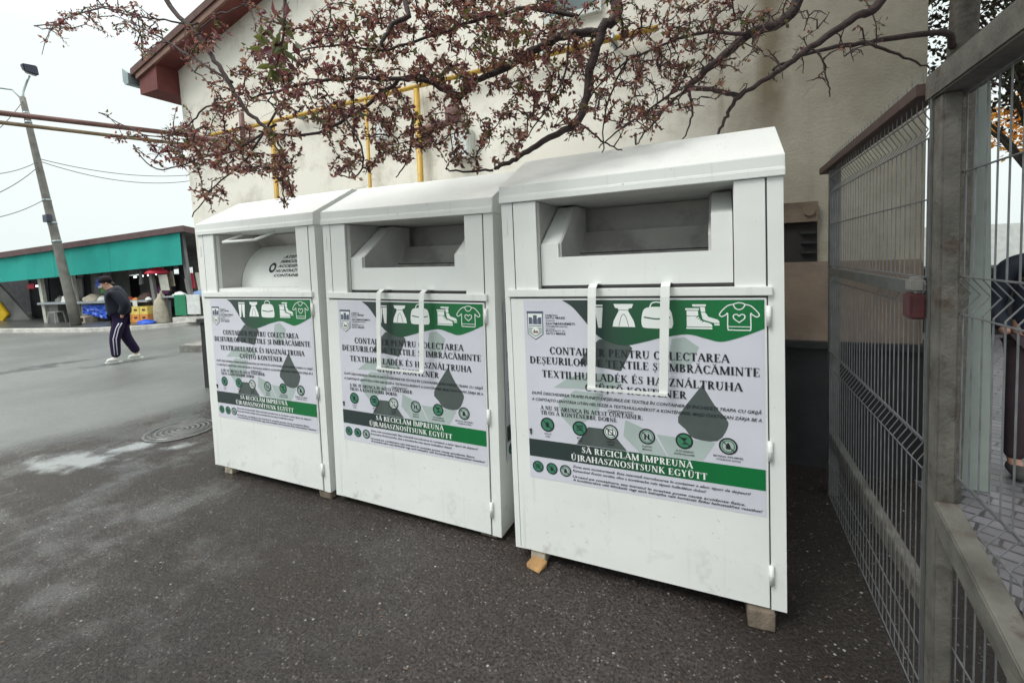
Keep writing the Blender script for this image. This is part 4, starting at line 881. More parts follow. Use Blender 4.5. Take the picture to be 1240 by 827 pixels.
GRN = mat('green_produce', (.05, .22, .03), .6, var=.4, scale=20); ORP = mat('orange_produce', (.6, .22, .03), .55, var=.3, scale=20); PUR = mat('violet_cloth', (.16, .05, .16), .8)
sack(3.72, .1, .73, .13, .6, ORP, 'small orange produce heap on the counter right of the red one', 'produce', 'produce_heap', 31)
sack(2.68, .15, .73, .13, .7, GRN, 'small green produce heap on the counter beside the man', 'produce', 'produce_heap', 32)
sack(4.36, -.02, .73, .12, .8, WHT, 'white paper parcel at the counter end', 'parcel', 'paper_parcel', 33)
sack(1.15, .2, .73, .12, 1.1, BEI, 'small beige pot on the first counter right of the pole', 'pot', 'pot', 34)
sack(4.6, .3, .9, .2, 1.6, PUR, 'violet garment bundle behind the crates under the parasol', 'clothes', 'garment_bundle', 35)
for s_, z_, w_, h_, mm, lab in ((1.95, 1.22, .22, .3, TBL, 'blue bag hung from the awning edge left of the man'), (2.15, 1.0, .2, .32, GRN, 'green bag hung below the blue one'), (3.75, 1.25, .16, .5, GREYW, 'grey cloth strip hung beside the red parasol'), (5.75, 1.05, .2, .55, REDF, 'red garment hung at the right stall end'), (4.95, 1.15, .22, .55, BEI, 'beige garment hung left of the grey framed board')):
    o = thing('hung_goods', s_, .25, z_, lab, 'hanging goods'); m = MB(); m.prism([(0, -.03, 0), (w_, -.05, .02), (w_, .03, .02), (0, .05, 0)], [(w_*.25, -.01, h_), (w_*.8, -.01, h_), (w_*.8, .01, h_), (w_*.25, .01, h_)]); m.build('cloth', mm, o, bevel=.015); m = MB(); m.tube([(w_/2, 0, h_), (w_/2, 0, h_+.25)], .006, 4); m.build('hook', CAB, o)
for s, lab in ((3.55, 'left white price card hanging from the counter edge'), (3.85, 'right white price card hanging from the counter edge')):
    o = thing('price_card', s, -.14, .52, lab, 'price card'); m = MB(); m.box(0, .18, -.006, 0, 0, .2); m.build('card', WHT, o)
o = thing('red_umbrella', 4.65, .1, 1.62, 'small red folded parasol hung at the stall roof edge', 'umbrella')
m = MB(); m.lathe((0, 0, 0), [(.38, 0), (.3, .1), (.12, .2), (.02, .25)], 12); m.build('canopy', REDF, o, True); m = MB(); m.tube([(0, 0, -.1), (0, 0, .3)], .012, 6); m.build('pole', GREYW, o)
o = thing('red_cloth', -1.05, .4, 1.22, 'red hanging fabric at the dark left stall doorway', 'hanging cloth'); m = MB(); m.box(-.15, .2, -.02, .02, 0, .2); m.build('cloth', REDF, o, bevel=.02)  # a piece of red fabric, gives no light
for s, d, z, w2, h2, lab in ((4.85, .0, 1.0, .42, .62, 'framed white printed board leaning under the red parasol'), (5.55, .3, .95, .3, .5, 'grey framed board hanging right of the first board'), (6.1, .2, .95, .3, .7, 'pale garment hanging at the right stall end')):
    o = thing('hanging_board', s, d, z, lab, 'board'); m = MB(); m.box(0, w2, -.02, 0, 0, h2, lambda p: (p[0]-.12*p[2], p[1], p[2])); m.build('frame', DKW, o); m = MB(); m.box(.04, w2-.04, -.026, -.0205, .04, h2-.04, lambda p: (p[0]-.12*p[2], p[1], p[2])); m.build('panel', PALEP, o)
o = thing('cloth_stand', 5.72, -.5, 0, 'low table hung with one green and one white cloth', 'table')
m = MB(); m.box(-.35, 1.6, 0, .6, .82, .86); m.build('table_top', CNT, o)
m = MB(); m.box(.14, .56, -.02, -.001, .22, .9); m.build('green_cloth', CLR, o); m = MB(); m.box(.60, 1.08, -.02, -.001, .25, .9); m.build('white_cloth', WHT, o)
for x in (-.3, .6, 1.5): m = MB(); m.box(x, x+.05, .1, .15, 0, .82); m.build('leg', GREYW, o)
m = MB(); m.box(.1, 1.25, -.1, .3, 0, .16); m.build('base_board', CONC, o)
sack(5.28, -.45, 0, .26, 3.6, BEI, 'tall beige draped bundle standing left of the green cloth', 'bundle', 'draped_bundle', 21)
sack(4.98, -.75, 0, .28, .45, TBL, 'small blue plastic sheet on the pavement beside the crates', 'plastic sheet', 'blue_sheet', 22)
sack(5.85, -.3, .86, .25, .5, WHT, 'pale folded clothes on the cloth stand left part', 'clothes', 'folded_clothes', 23)
sack(6.6, -.2, .86, .28, .55, mat('blue_clothes', (.12, .2, .35), .8), 'blue folded clothes on the cloth stand right part', 'clothes', 'folded_clothes', 24)
o = empty('yellow_parasol', ground_at(-6, 392), (0, 0, SROT)); tag(o, 'yellow and grey folded parasol cut by the left picture edge', 'umbrella')
m = MB(); YEL = mat('yellow_fabric', (.75, .48, .01), .6); m.prism([(-.9, 0, .0), (.3, 0, .02), (.62, 0, .35), (.25, 0, .85), (-.9, 0, 1.1)], [(-.9, .1, .0), (.3, .1, .02), (.62, .1, .35), (.25, .1, .85), (-.9, .1, 1.1)]); m.build('canopy', YEL, o, bevel=.02)
m = MB(); m.prism([(-.9, .12, .6), (.75, .12, .1), (1.5, .12, .1), (.7, .12, 1.0), (0, .12, 1.7), (-.9, .12, 1.9)], [(-.9, .2, .6), (.75, .2, .1), (1.5, .2, .1), (.7, .2, 1.0), (0, .2, 1.7), (-.9, .2, 1.9)]); m.build('cover', GREYW, o)
for s, z, lab in ((-1.9, 1.3, 'leftmost small white lamp inside the stall'), (1.05, 1.36, 'white lamp inside the stall right of the pole'), (2.55, 1.52, 'left lamp of the row under the awning right of the man'), (2.85, 1.55, 'brightest lamp of the row under the awning'), (3.15, 1.57, 'third lamp of the row under the awning'), (3.5, 1.60, 'last lamp of the row under the awning')):
    o = thing('stall_lamp', s, 1.2, z, lab, 'lamp', 'small lamps lit inside the stall'); m = MB(); m.box(-.05, .05, -.03, .03, -.035, .035)
    em = bpy.data.materials.get('lamp_light')
    if not em:
        em = bpy.data.materials.new('lamp_light'); em.use_nodes = True; b_ = em.node_tree.nodes['Principled BSDF']; b_.inputs['Emission Color'].default_value = (.9, 1, 1, 1); b_.inputs['Emission Strength'].default_value = 1.2
    m.build('bulb_cover', em, o, bevel=.01); m = MB(); m.tube([(0, 0, .05), (0, 0, .45)], .008, 5); m.build('cord', CAB, o)

# ------------------------------------------------------------------ people
def skin(name, nodes, edges, radii, mats, parent, sub=2, root=0):
    me = bpy.data.meshes.new(name); me.from_pydata(nodes, edges, []); o = bpy.data.objects.new(name, me); COL.objects.link(o)
    md = o.modifiers.new('s', 'SKIN'); md.use_smooth_shade = True
    sv_ = me.skin_vertices[0].data if me.skin_vertices else None
    if sv_ is None:
        bm = bmesh.new(); bm.from_mesh(me); bm.verts.layers.skin.verify(); bm.to_mesh(me); bm.free(); sv_ = me.skin_vertices[0].data
    for i, r_ in enumerate(radii): sv_[i].radius = r_ if isinstance(r_, tuple) else (r_, r_); sv_[i].use_root = (i == root)
    sb = o.modifiers.new('b', 'SUBSURF'); sb.levels = sub; sb.render_levels = sub
    dg = bpy.context.evaluated_depsgraph_get(); dg.update(); nm = bpy.data.meshes.new_from_object(o.evaluated_get(dg))
    bpy.data.objects.remove(o); nm.name = name
    for x in (mats if isinstance(mats, list) else [mats]): nm.materials.append(x)
    for p in nm.polygons: p.use_smooth = True
    q = bpy.data.objects.new(name, nm); COL.objects.link(q); q.parent = parent; return q
SKINM = mat('skin', (.45, .25, .18), .6, var=.08); HAIR = mat('grey_hair', (.08, .07, .06), .8)
NAVY = mat('navy_trousers', (.016, .010, .035), .8, var=.2, spec=.2); PUFF = mat('black_puffer', (.006, .008, .016), .6, var=.3, scale=20, spec=.25); SHOE = mat('white_shoe', (.62, .64, .6), .55, var=.1); CAPM = mat('dark_cap', (.014, .009, .013), .8, spec=.2); MASK = mat('pale_scarf', (.5, .55, .56), .8); STR = mat('white_stripe', (.6, .58, .7), .7)
g = ground_at(150, 437); man = empty('person', (g.x, g.y, g.z), (0, 0, math.atan2(-.912, -.409)))
tag(man, 'man in black puffer jacket, cap and striped track trousers walking left across the road', 'person')
# local: x forward, y to his left (towards the camera), z up
HIPL, HIPR = Vector((.0, .09, .90)), Vector((-.01, -.09, .90))
KL_, AL = Vector((.11, .11, .49)), Vector((.11, .10, .10)); KR, AR = Vector((-.06, -.08, .50)), Vector((-.23, -.09, .12))
hd = Vector((.27, 0, 1.545))
body_n = [(.0, 0, .95), (.01, 0, 1.12), (.03, 0, 1.30), (.06, 0, 1.43), (.12, 0, 1.50), (.17, 0, 1.56), (.18, 0, 1.63), tuple(HIPL), tuple(KL_), tuple(AL), (.16, .10, .04), tuple(HIPR), tuple(KR), tuple(AR), (-.14, -.09, .05),
          (.04, .19, 1.40), (-.09, .28, 1.15), (-.02, .26, .90), (.04, -.19, 1.40), (-.02, -.27, 1.14), (.06, -.24, .90), (.265, 0, 1.59)]
body_e = [(0, 1), (1, 2), (2, 3), (3, 4), (4, 5), (5, 6), (0, 7), (7, 8), (8, 9), (9, 10), (0, 11), (11, 12), (12, 13), (13, 14), (3, 15), (15, 16), (16, 17), (3, 18), (18, 19), (19, 20), (5, 21)]
body_r = [(.13, .12), (.13, .12), (.15, .13), (.11, .10), .06, (.098, .085), (.09, .08), .085, .055, .036, .03, .085, .055, .036, .03, .05, .038, .028, .05, .038, .028, .03]
skin('body', body_n, body_e, body_r, SKINM, man)
skin('jacket', [(.0, 0, .90), (.0, 0, 1.06), (.02, 0, 1.24), (.05, 0, 1.40), (.11, 0, 1.505), (.04, .20, 1.42), (-.10, .29, 1.16), (-.02, .27, .96), (.04, -.20, 1.42), (-.03, -.28, 1.15), (.06, -.25, .96)],
     [(0, 1), (1, 2), (2, 3), (3, 4), (3, 5), (5, 6), (6, 7), (3, 8), (8, 9), (9, 10)], [(.21, .20), (.22, .21), (.215, .205), (.17, .17), (.105, .11), .105, .10, .075, .12, .10, .075], PUFF, man)
skin('trousers', [(.0, 0, .92), tuple(HIPL-Vector((0, 0, .02))), tuple(KL_), tuple(AL), tuple(HIPR-Vector((0, 0, .02))), tuple(KR), tuple(AR)], [(0, 1), (1, 2), (2, 3), (0, 4), (4, 5), (5, 6)], [(.15, .14), .13, .10, .08, .13, .10, .08], NAVY, man)
for (h_, k_, a_, sg) in ((HIPL, KL_, AL, 1),):
    m = MB()
    for dx in (-.022, .022): m.tube([h_+Vector((dx, .118, -.10)), (h_+k_)/2+Vector((dx, .104, 0)), k_+Vector((dx, .090, 0)), a_+Vector((dx, .073, .06))], [.012, .011, .01, .009], 6)
    m.build('trouser_stripe', STR, man, True)
for a_, yaw, tilt in ((AL, 0, 0), (AR, 0, -.25)):
    o = skin('shoe', [(-.04, 0, .055), (.05, 0, .055), (.12, 0, .045), (.17, 0, .038)], [(0, 1), (1, 2), (2, 3)], [(.06, .055), (.055, .055), (.05, .045), (.04, .034)], SHOE, man)
    o.location = (a_.x-.01, a_.y, 0.012 if tilt == 0 else .01)
    m = MB(); m.prism([(-.08, -.04, 0), (.10, -.045, 0), (.19, -.03, 0), (.19, .03, 0), (.10, .045, 0), (-.08, .04, 0)], [(-.08, -.04, .022), (.10, -.045, .022), (.19, -.03, .03), (.19, .03, .03), (.10, .045, .022), (-.08, .04, .022)]); q = m.build('sole', SHOE, o, bevel=.004); q.location = (0, 0, -.01)
m = MB(); m.lathe((.175, 0, 1.66), [(.103, -.03), (.108, .02), (.095, .06), (.06, .09), (.0, .10)], 16); m.prism([(.23, -.075, 1.645), (.35, -.05, 1.615), (.35, .05, 1.615), (.23, .075, 1.645)], [(.23, -.075, 1.657), (.35, -.05, 1.627), (.35, .05, 1.627), (.23, .075, 1.657)]); m.build('cap', CAPM, man, True)
m = MB(); leafy_lump(m, (.095, 0, 1.58), .055, 0, 1.2, 4, 10); m.build('hair', HAIR, man, True)
m = MB(); m.tube([(.225, -.055, 1.545), (.262, 0, 1.535), (.225, .055, 1.545)], [.02, .03, .02], 8); m.build('face_mask', MASK, man, True)
for sy in (1, -1): m = MB(); leafy_lump(m, (.165, sy*.092, 1.595), .018, 0, 1.3, 3, 8); m.build('ear', SKINM, man, True)
# second person beyond the fence
g2 = Vector((1.90, 4.15, .004)); lady = empty('person', g2, (0, 0, R(-100)))
tag(lady, 'person in dark cap and jacket standing beyond the wire fence', 'person')
ROSE = mat('dark_rose_trousers', (.045, .028, .034), .8, var=.2); JK = mat('dark_blue_jacket', (.018, .024, .04), .7, var=.3); HR = mat('dark_hair', (.03, .02, .018), .8)
bn = [(0, 0, .98), (0, 0, 1.18), (0, 0, 1.38), (.0, 0, 1.47), (.01, 0, 1.54), (.03, 0, 1.62), (.03, 0, 1.70), (0, .1, .92), (.03, .12, .5), (0, .12, .1), (.12, .12, .04), (0, -.1, .92), (.02, -.12, .5), (-.02, -.12, .1), (.1, -.12, .04), (0, .18, 1.42), (-.02, .24, 1.15), (.12, .2, .98), (0, -.18, 1.42), (-.02, -.24, 1.15), (.12, -.2, .98), (.10, 0, 1.62)]
br_ = [(.12, .14), (.11, .13), (.12, .14), (.08, .09), .05, (.08, .072), (.085, .075), .09, .06, .04, .035, .09, .06, .04, .035, .05, .04, .028, .05, .04, .028, .02]
skin('body', bn, body_e, br_, SKINM, lady)
skin('jacket', [(0, 0, .88), (0, 0, 1.08), (0, 0, 1.28), (0, 0, 1.44), (0, .18, 1.42), (-.02, .24, 1.15), (.10, .2, 1.0), (0, -.18, 1.42), (-.02, -.24, 1.15), (.10, -.2, 1.0)], [(0, 1), (1, 2), (2, 3), (3, 4), (4, 5), (5, 6), (3, 7), (7, 8), (8, 9)], [(.15, .17), (.15, .165), (.15, .17), (.10, .11), .075, .062, .05, .075, .062, .05], JK, lady)
skin('trousers', [(0, 0, .95), (0, .1, .88), (.03, .12, .5), (0, .12, .1), (0, -.1, .88), (.02, -.12, .5), (-.02, -.12, .1)], [(0, 1), (1, 2), (2, 3), (0, 4), (4, 5), (5, 6)], [(.13, .14), .10, .072, .058, .10, .072, .058], ROSE, lady)
for sy in (1, -1):
    o = skin('shoe', [(-.05, 0, .05), (.06, 0, .05), (.17, 0, .04)], [(0, 1), (1, 2)], [(.05, .05), (.05, .045), (.04, .035)], GAP, lady); o.location = (0, sy*.12, .005)
m = MB(); m.lathe((.03, 0, 1.70), [(.108, -.03), (.112, .03), (.10, .07), (.03, .11), (.0, .12)], 16); m.box(.08, .22, -.08, .08, 1.675, 1.69); m.build('cap', CAPM, lady, True)
m = MB(); leafy_lump(m, (-.02, 0, 1.56), .10, 0, 1.1, 6, 12); m.build('hair', HR, lady, True)

# ------------------------------------------------------------------ wire fence
XF = .6
fence = empty('wire_fence', (XF, 2.0, 0)); fo = Vector((XF, 2.0, 0))
def FB(mb, name, m_, **k): mb.v = [(a-fo.x, b-fo.y, c-fo.z) for a, b, c in mb.v]; return mb.build(name, m_, fence, **k)
m = MB(); m.box(XF-.0, XF+.055, 3.44, 3.50, 0, 2.09); FB(m, 'post', GALV, bevel=.004)
m = MB(); m.box(XF-.0, XF+.048, 1.825, 1.90, 0, 2.05); FB(m, 'post', BEAM, bevel=.005)
m = MB(); m.box(XF-.006, XF-.001, 1.89, 1.905, 0, 2.075); FB(m, 'post_edge', GALV)
m = MB(); m.box(XF-.0, XF+.075, -.9, -.8, 0, 2.07); FB(m, 'post', BEAM, bevel=.005)
m = MB(); m.box(XF-.03, XF+.045, 1.94, 3.62, 2.075, 2.115); FB(m, 'top_rail', REDR, bevel=.002)
m = MB(); m.box(XF-.01, XF+.09, -.8, 1.935, 2.05, 2.135); FB(m, 'top_rail', BEAM, bevel=.006)
m = MB(); m.box(XF+.005, XF+.045, 1.901, 3.439, .33, .41); FB(m, 'lower_rail', BEAM, bevel=.003)
m = MB(); m.prism([(XF-.015, 1.798, .72), (XF+.048, 1.798, .72), (XF+.048, 1.798, .80), (XF-.015, 1.798, .80)], [(XF-.015, -.4, .02), (XF+.048, -.4, .02), (XF+.048, -.4, .10), (XF-.015, -.4, .10)]); FB(m, 'sloping_rail', BEAM, bevel=.004)
m = MB(); m.box(XF-.03, XF-.004, 1.95, 3.30, 1.43, 1.475); FB(m, 'middle_flat_bar', GALV)
# mesh panels: bent verticals and paired horizontals
def mesh_panel(y0, y1, zs, zbends, z0, z1, sp, rv=.0021, rh=.0027, xb=-.03, XF=XF):
    m = MB(); y = y0
    prof = [(0, z0)]
    for zb in zbends: prof += [(0, zb-.05), (-xb, zb), (0, zb+.05)]
    prof.append((0, z1))
    while y < y1:
        m.tube([(XF+.0+dx, y, z) for dx, z in prof], rv, 5, False); y += sp
    for z, dx in zs: m.tube([(XF+dx-.004, y0-.01, z), (XF+dx-.004, y1+.01, z)], rh, 5)
    return m
m = mesh_panel(1.93, 3.43, [(.02, 0), (.1, 0), (.23, 0), (.85, 0), (.95, 0), (1.39, 0), (1.49, 0), (1.74, 0), (1.935, 0), (2.03, 0)], [.9, 1.44, 1.985], -.0+.01, 2.16, .05)
FB(m, 'mesh_panel', WIRE)
m = mesh_panel(-.78, 1.93, [(.1, 0), (.30, 0), (.755, 0), (.87, 0), (1.38, 0), (1.495, 0), (1.81, 0), (2.04, 0)], [.81, 1.44], .02, 2.10, .058, .0025, .0031, -.038, XF+.058)
FB(m, 'mesh_panel', WIRE)
m = MB(); a = onX(1107, 335, XF-.02); b = onX(1124, 390, XF-.02); m.box(XF-.05, XF-.008, a.y-.07, a.y-.0, b.z, b.z+.085); lt = FB(m, 'latch_box', RED, bevel=.006)
m = MB(); m.box(XF-.045, XF-.008, a.y-.07, a.y+.005, b.z+.086, a.z); FB(m, 'latch_wrap', LABELW, bevel=.01)
tag(fence, 'weathered grey wire mesh fence with posts and rails at the right', 'fence')

# ------------------------------------------------------------------ beyond the fence
m = MB(); m.box(0, .17, 0, .1, 0, 2.62); m.v = [(x+(.05*(z/2.6)*-1), y, z) for x, y, z in m.v]
o = m.build('concrete_pillar', mat('pale_green_concrete', (.27, .31, .285), .8, var=.12, scale=4), bevel=.01); q = onD(1164, 335, 4.05); o.location = (q.x, q.y, 0); tag(o, 'pale grey-green pillar standing just beyond the fence post', 'pillar')
tb = empty('concrete_bench', (1.42, 4.25, 0)); m = MB(); m.box(-.75, .10, -.35, .30, .66, .80); m.build('slab', mat('bench_concrete', (.13, .135, .12), .8, var=.2, bump=.4), tb, bevel=.01)
m = MB(); m.box(-.62, -.3, -.2, .2, 0, .659); m.build('support', DARKPL, tb); tag(tb, 'thick grey concrete slab bench beyond the fence', 'bench')
m = MB(); m.box(0, 14, 0, 1.2, 0, 1.15); o = m.build('low_wall', DARKPL); o.location = (2.2, 10.5, 0); tag(o, 'dark low wall far beyond the fence', 'wall')
m = MB(); m.box(0, 16, 0, 8, 0, 2.15); o = m.build('white_building', METERW); o.location = (4.2, 20, 0); tag(o, 'low pale building far beyond the fence', 'building')

# ------------------------------------------------------------------ trees
class Tree:
    def __init__(s): s.P = []; s.par = []; s.r = []; s.limbs = []
    def limb(s, pts, r0, r1, start=None):
        pts = [Vector(p) for p in pts]; sm = [Vector(p) for p in smoothc([tuple(p) for p in pts], 6)]
        n = len(sm); prev = start; ids = []
        for i, p in enumerate(sm):
            s.P.append(p+Vector((random.uniform(-1, 1), random.uniform(-1, 1), random.uniform(-1, 1)))*.006); s.r.append(r0+(r1-r0)*i/(n-1)); ids.append(len(s.P)-1)
        s.limbs.append(ids); return ids
def leaf(mb, p, d, up, ln, wd):
    d = d.normalized(); sd = d.cross(up)
    if sd.length < 1e-3: return
    sd.normalize(); n_ = sd.cross(d)
    mb.add([p, p+d*ln*.45+sd*wd*.5+n_*wd*.15, p+d*ln-n_*ln*.06, p+d*ln*.45-sd*wd*.5+n_*wd*.15, p+d*ln*.5-n_*wd*.05], [(0, 1, 4), (1, 2, 4), (2, 3, 4), (3, 0, 4)])
def rv(s=1.): return Vector((random.gauss(0, 1), random.gauss(0, 1), random.gauss(0, 1)))*s
tr = Tree()
PXY = lambda lst, ya, yb: [onY(px, py, ya+(yb-ya)*i/(len(lst)-1)) for i, (px, py) in enumerate(lst)]
TB = Vector((1.24, 3.64, 0))
trunk = [(1.24, 3.64, 0), (1.26, 3.66, .8), (1.27, 3.66, 1.7), (1.28, 3.66, 2.6), (1.26, 3.6, 3.2), (1.0, 3.3, 3.7)]
main = [(1.0, 3.3, 3.7), (.3, 2.9, 4.1), (-1, 2.55, 4.3), (-2.2, 2.2, 4.25), (-3.2, 1.95, 4.0), (-4.3, 1.85, 3.9)]
L1 = tr.limb(main, .07, .025)
tr.limb([(.3, 2.9, 4.1), (.2, 2.85, 3.6)]+PXY([(966, 0), (905, 43), (868, 75), (831, 107)], 2.85, 2.7), .036, .017)
tr.limb(PXY([(831, 107), (862, 108), (896, 117)], 2.7, 2.75), .014, .012)
tr.limb([(1.0, 3.3, 3.7), (.9, 3.1, 3.3)]+PXY([(1068, 0), (1035, 22), (983, 57), (948, 83), (896, 117), (878, 144), (869, 168)], 3.0, 2.75), .028, .006)
tr.limb([(1.23, 3.62, 2.75)]+PXY([(1140, 39), (1062, 50), (1009, 58), (975, 66), (935, 85)], 3.5, 3.0), .020, .007)
tr.limb(PXY([(1050, 53), (1095, 70), (1130, 85)], 3.2, 3.3), .01, .004)
tr.limb([(-.6, 2.65, 4.26), (-.75, 2.5, 3.7)]+PXY([(745, 0), (730, 35), (715, 85), (700, 146), (650, 176), (620, 195), (598, 205)], 2.35, 2.05), .034, .009)
tr.limb(PXY([(725, 40), (690, 42), (650, 60), (600, 88), (574, 100), (556, 122)], 2.3, 2.1), .024, .013)
tr.limb(PXY([(556, 122), (520, 100), (485, 96), (400, 97), (330, 112), (300, 122)], 2.1, 1.75), .014, .005)
tr.limb(PXY([(556, 118), (500, 92), (455, 120), (418, 145), (380, 162), (335, 163), (312, 157)], 2.1, 1.75), .014, .005)
tr.limb([(-3.2, 1.95, 4.0), (-3.1, 1.8, 3.6)]+PXY([(202, 0), (237, 41), (265, 80), (288, 120), (310, 145), (335, 163)], 1.75, 1.75), .017, .009)
tr.limb([(-2.2, 2.2, 4.25), (-1.9, 1.9, 3.6)]+PXY([(489, 0), (475, 30), (462, 56)], 1.7, 1.6), .016, .008)
tr.limb(PXY([(598, 205), (560, 208), (540, 205)], 2.05, 1.95), .007, .004)
for L_, ya, yb, r_ in (([(288, 120), (250, 130), (225, 155), (180, 165), (120, 136)], 1.75, 1.7, .006), ([(335, 150), (290, 180), (250, 190), (190, 205), (160, 175)], 1.8, 1.7, .008),
        ([(345, 120), (300, 190), (262, 225), (232, 262)], 1.8, 1.7, .007), ([(330, 162), (345, 190), (343, 225), (347, 252)], 1.8, 1.75, .007), ([(240, 30), (200, 25), (160, 20), (118, 6)], 1.75, 1.7, .007),
        ([(280, 100), (220, 62), (180, 38), (150, 25)], 1.75, 1.7, .008), ([(128, 10), (90, 18), (60, 35), (42, 32)], 1.7, 1.65, .005), ([(160, 22), (170, 45), (173, 75)], 1.7, 1.7, .004),
        ([(238, 42), (262, 20), (300, 5)], 1.7, 1.65, .006), ([(700, 146), (735, 175), (755, 182)], 2.3, 2.3, .006), ([(760, 70), (735, 130), (730, 185)], 2.4, 2.4, .006), ([(835, 107), (838, 140), (825, 172)], 2.7, 2.6, .008),
        ([(948, 83), (985, 60), (1003, 100), (1005, 118)], 2.9, 2.9, .006), ([(420, 145), (440, 185), (430, 215), (405, 210)], 1.85, 1.8, .006), ([(500, 140), (495, 190), (480, 215)], 1.95, 1.95, .006), ([(831, 107), (790, 150), (770, 175)], 2.65, 2.5, .008), ([(905, 43), (850, 40), (790, 60), (740, 90), (690, 150)], 2.6, 2.3, .01), ([(700, 20), (640, 10), (560, 30), (470, 60), (400, 55), (330, 70)], 2.2, 1.75, .012),
        ([(820, 110), (760, 150), (725, 180)], 2.6, 2.4, .007), ([(690, 40), (680, 100), (640, 165)], 2.2, 2.1, .007)):
    tr.limb(PXY(L_, ya, yb), r_, .003)
# twigs grown towards scattered targets
dens = [((250, 165), (55, 45), 60, 1), ((215, 185), (35, 25), 22, 1), ((330, 130), (85, 60), 130, 1), ((430, 85), (95, 85), 210, 1), ((520, 60), (100, 75), 230, 1), ((620, 60), (95, 75), 210, 1), ((460, 165), (75, 35), 95, 1), ((570, 165), (70, 38), 80, 1),
        ((655, 150), (55, 42), 70, 1), ((760, 55), (85, 55), 120, .75), ((750, 140), (50, 45), 45, .7), ((345, 215), (12, 34), 24, 1.2), ((330, 60), (45, 50), 25, 1), ((870, 40), (85, 45), 130, .22), ((960, 50), (120, 50), 90, .10), ((850, 95), (60, 45), 45, .15), ((780, 100), (70, 60), 50, .3), ((800, 110), (50, 40), 45, .4),
        ((255, 240), (22, 22), 10, 1), ((150, 25), (70, 20), 22, 1), ((70, 25), (30, 15), 9, 1), ((172, 60), (8, 30), 7, 1), ((240, 65), (25, 25), 12, .9), ((190, 165), (60, 12), 16, .8), ((300, 200), (40, 15), 18, .9), ((425, 205), (28, 10), 14, 1), ((275, 185), (70, 30), 40, .9), ((640, 20), (330, 25), 120, .8), ((250, 40), (30, 30), 10, 1)]
tg = []
for (cx, cy), (rx, ry), n_, lf in dens:
    for _ in range(int(n_*(.66 if n_ > 60 else .95))):
        a = random.uniform(0, 2*pi); q = random.random()**.5; px, py = cx+rx*q*cos(a), cy+ry*q*sin(a)
        if py > 165 and 640 < px: py = 165*random.random()**.5
        Yb = 1.75 if px < 330 else 1.75+(px-330)/370*.5 if px < 700 else 2.25+(px-700)/300*.7
        tg.append((onY(px, py, Yb+random.uniform(-.28, .3)), lf))
# a few hundred more shoots above and around the frame, so the tree carries on
for _ in range(260):
    i = random.choice(L1); tg.append((tr.P[i]+rv(.33)+Vector((0, 0, .1)), .9))
segs = []; pos = np.array([list(p) for p in tr.P]); leafpts = []
order = sorted(range(len(tg)), key=lambda i: np.min(np.sum((pos-np.array(tg[i][0]))**2, 1)))
posl = [np.array(p) for p in tr.P]; arr = np.zeros((12000, 3)); arr[:len(posl)] = np.array(posl); nn = len(posl)
twigs = []
for i in order:
    p, lf = tg[i]; pa = np.array(p); k = int(np.argmin(np.sum((arr[:nn]-pa)**2, 1))); q = Vector(arr[k]); d = p-q; ln = d.length
    if ln < .01: continue
    bend = rv(.10*ln)+Vector((0, 0, .10*ln)); pts = [q, q+d*.35+bend, q+d*.7+bend*.7+rv(.03*ln), p]
    twigs.append(pts)
    for a in pts[1:]: arr[nn] = a; nn += 1
    for a in range(1, 4):
        s_ = pts[a-1].lerp(pts[a], .5)
        if random.random() < .3*lf and ln > .05: leafpts.append((s_, (pts[a]-pts[a-1]).normalized(), .8))
        leafpts.append((pts[a], (pts[a]-pts[a-1]).normalized(), 1 if random.random() < lf else 0))
tree = empty('plum_tree', TB); tb_ = lambda mb, n_, m_, **k: (setattr(mb, 'v', [(a-TB.x, b-TB.y, c-TB.z) for a, b, c in mb.v]), mb.build(n_, m_, tree, **k))[1]
m = MB(); sm = smoothc(trunk, 5); m.tube(sm, [.075-.012*i/len(sm) for i in range(len(sm))], 12); tb_(m, 'trunk', BARK2, smooth=True)
for ids in tr.limbs:
    m = MB(); m.tube([tr.P[i] for i in ids], [tr.r[i] for i in ids], 8 if tr.r[ids[0]] > .012 else 5); tb_(m, 'branch', BARK, smooth=True)
m = MB()
for pts in twigs:
    m.tube(pts, [.0042, .0034, .0027, .0018], 4, False)
    for _ in range(2):     # short spurs
        a = random.uniform(.2, .9); p = pts[1].lerp(pts[3], a); q = p+rv(.022); m.tube([p, q], [.0022, .0014], 3, False)
tb_(m, 'twigs', BARK, smooth=True)['kind'] = 'stuff'
m = MB(); nl = 0
for p, d, k in leafpts:
    if k == 0:
        if random.random() < .5:
            m.cur = 2
            for _ in range(3): leaf(m, p, d+rv(.5), rv(), random.uniform(.008, .014), .006)
        continue
    mi = random.choices([0, 1, 2, 3], [3, 2.2, 3.6, 1.7])[0]
    for _ in range(random.randint(3, 7)):
        m.cur = mi if random.random() < .7 else random.choice([0, 1, 2, 2]); s_ = random.uniform(.6, 1.15)*k
        dd = (d*.5+rv(.75)); dd.z -= .15; leaf(m, p+rv(.008), dd, rv(), .029*s_, .0155*s_)
tb_(m, 'leaves', LEAF)['kind'] = 'stuff'
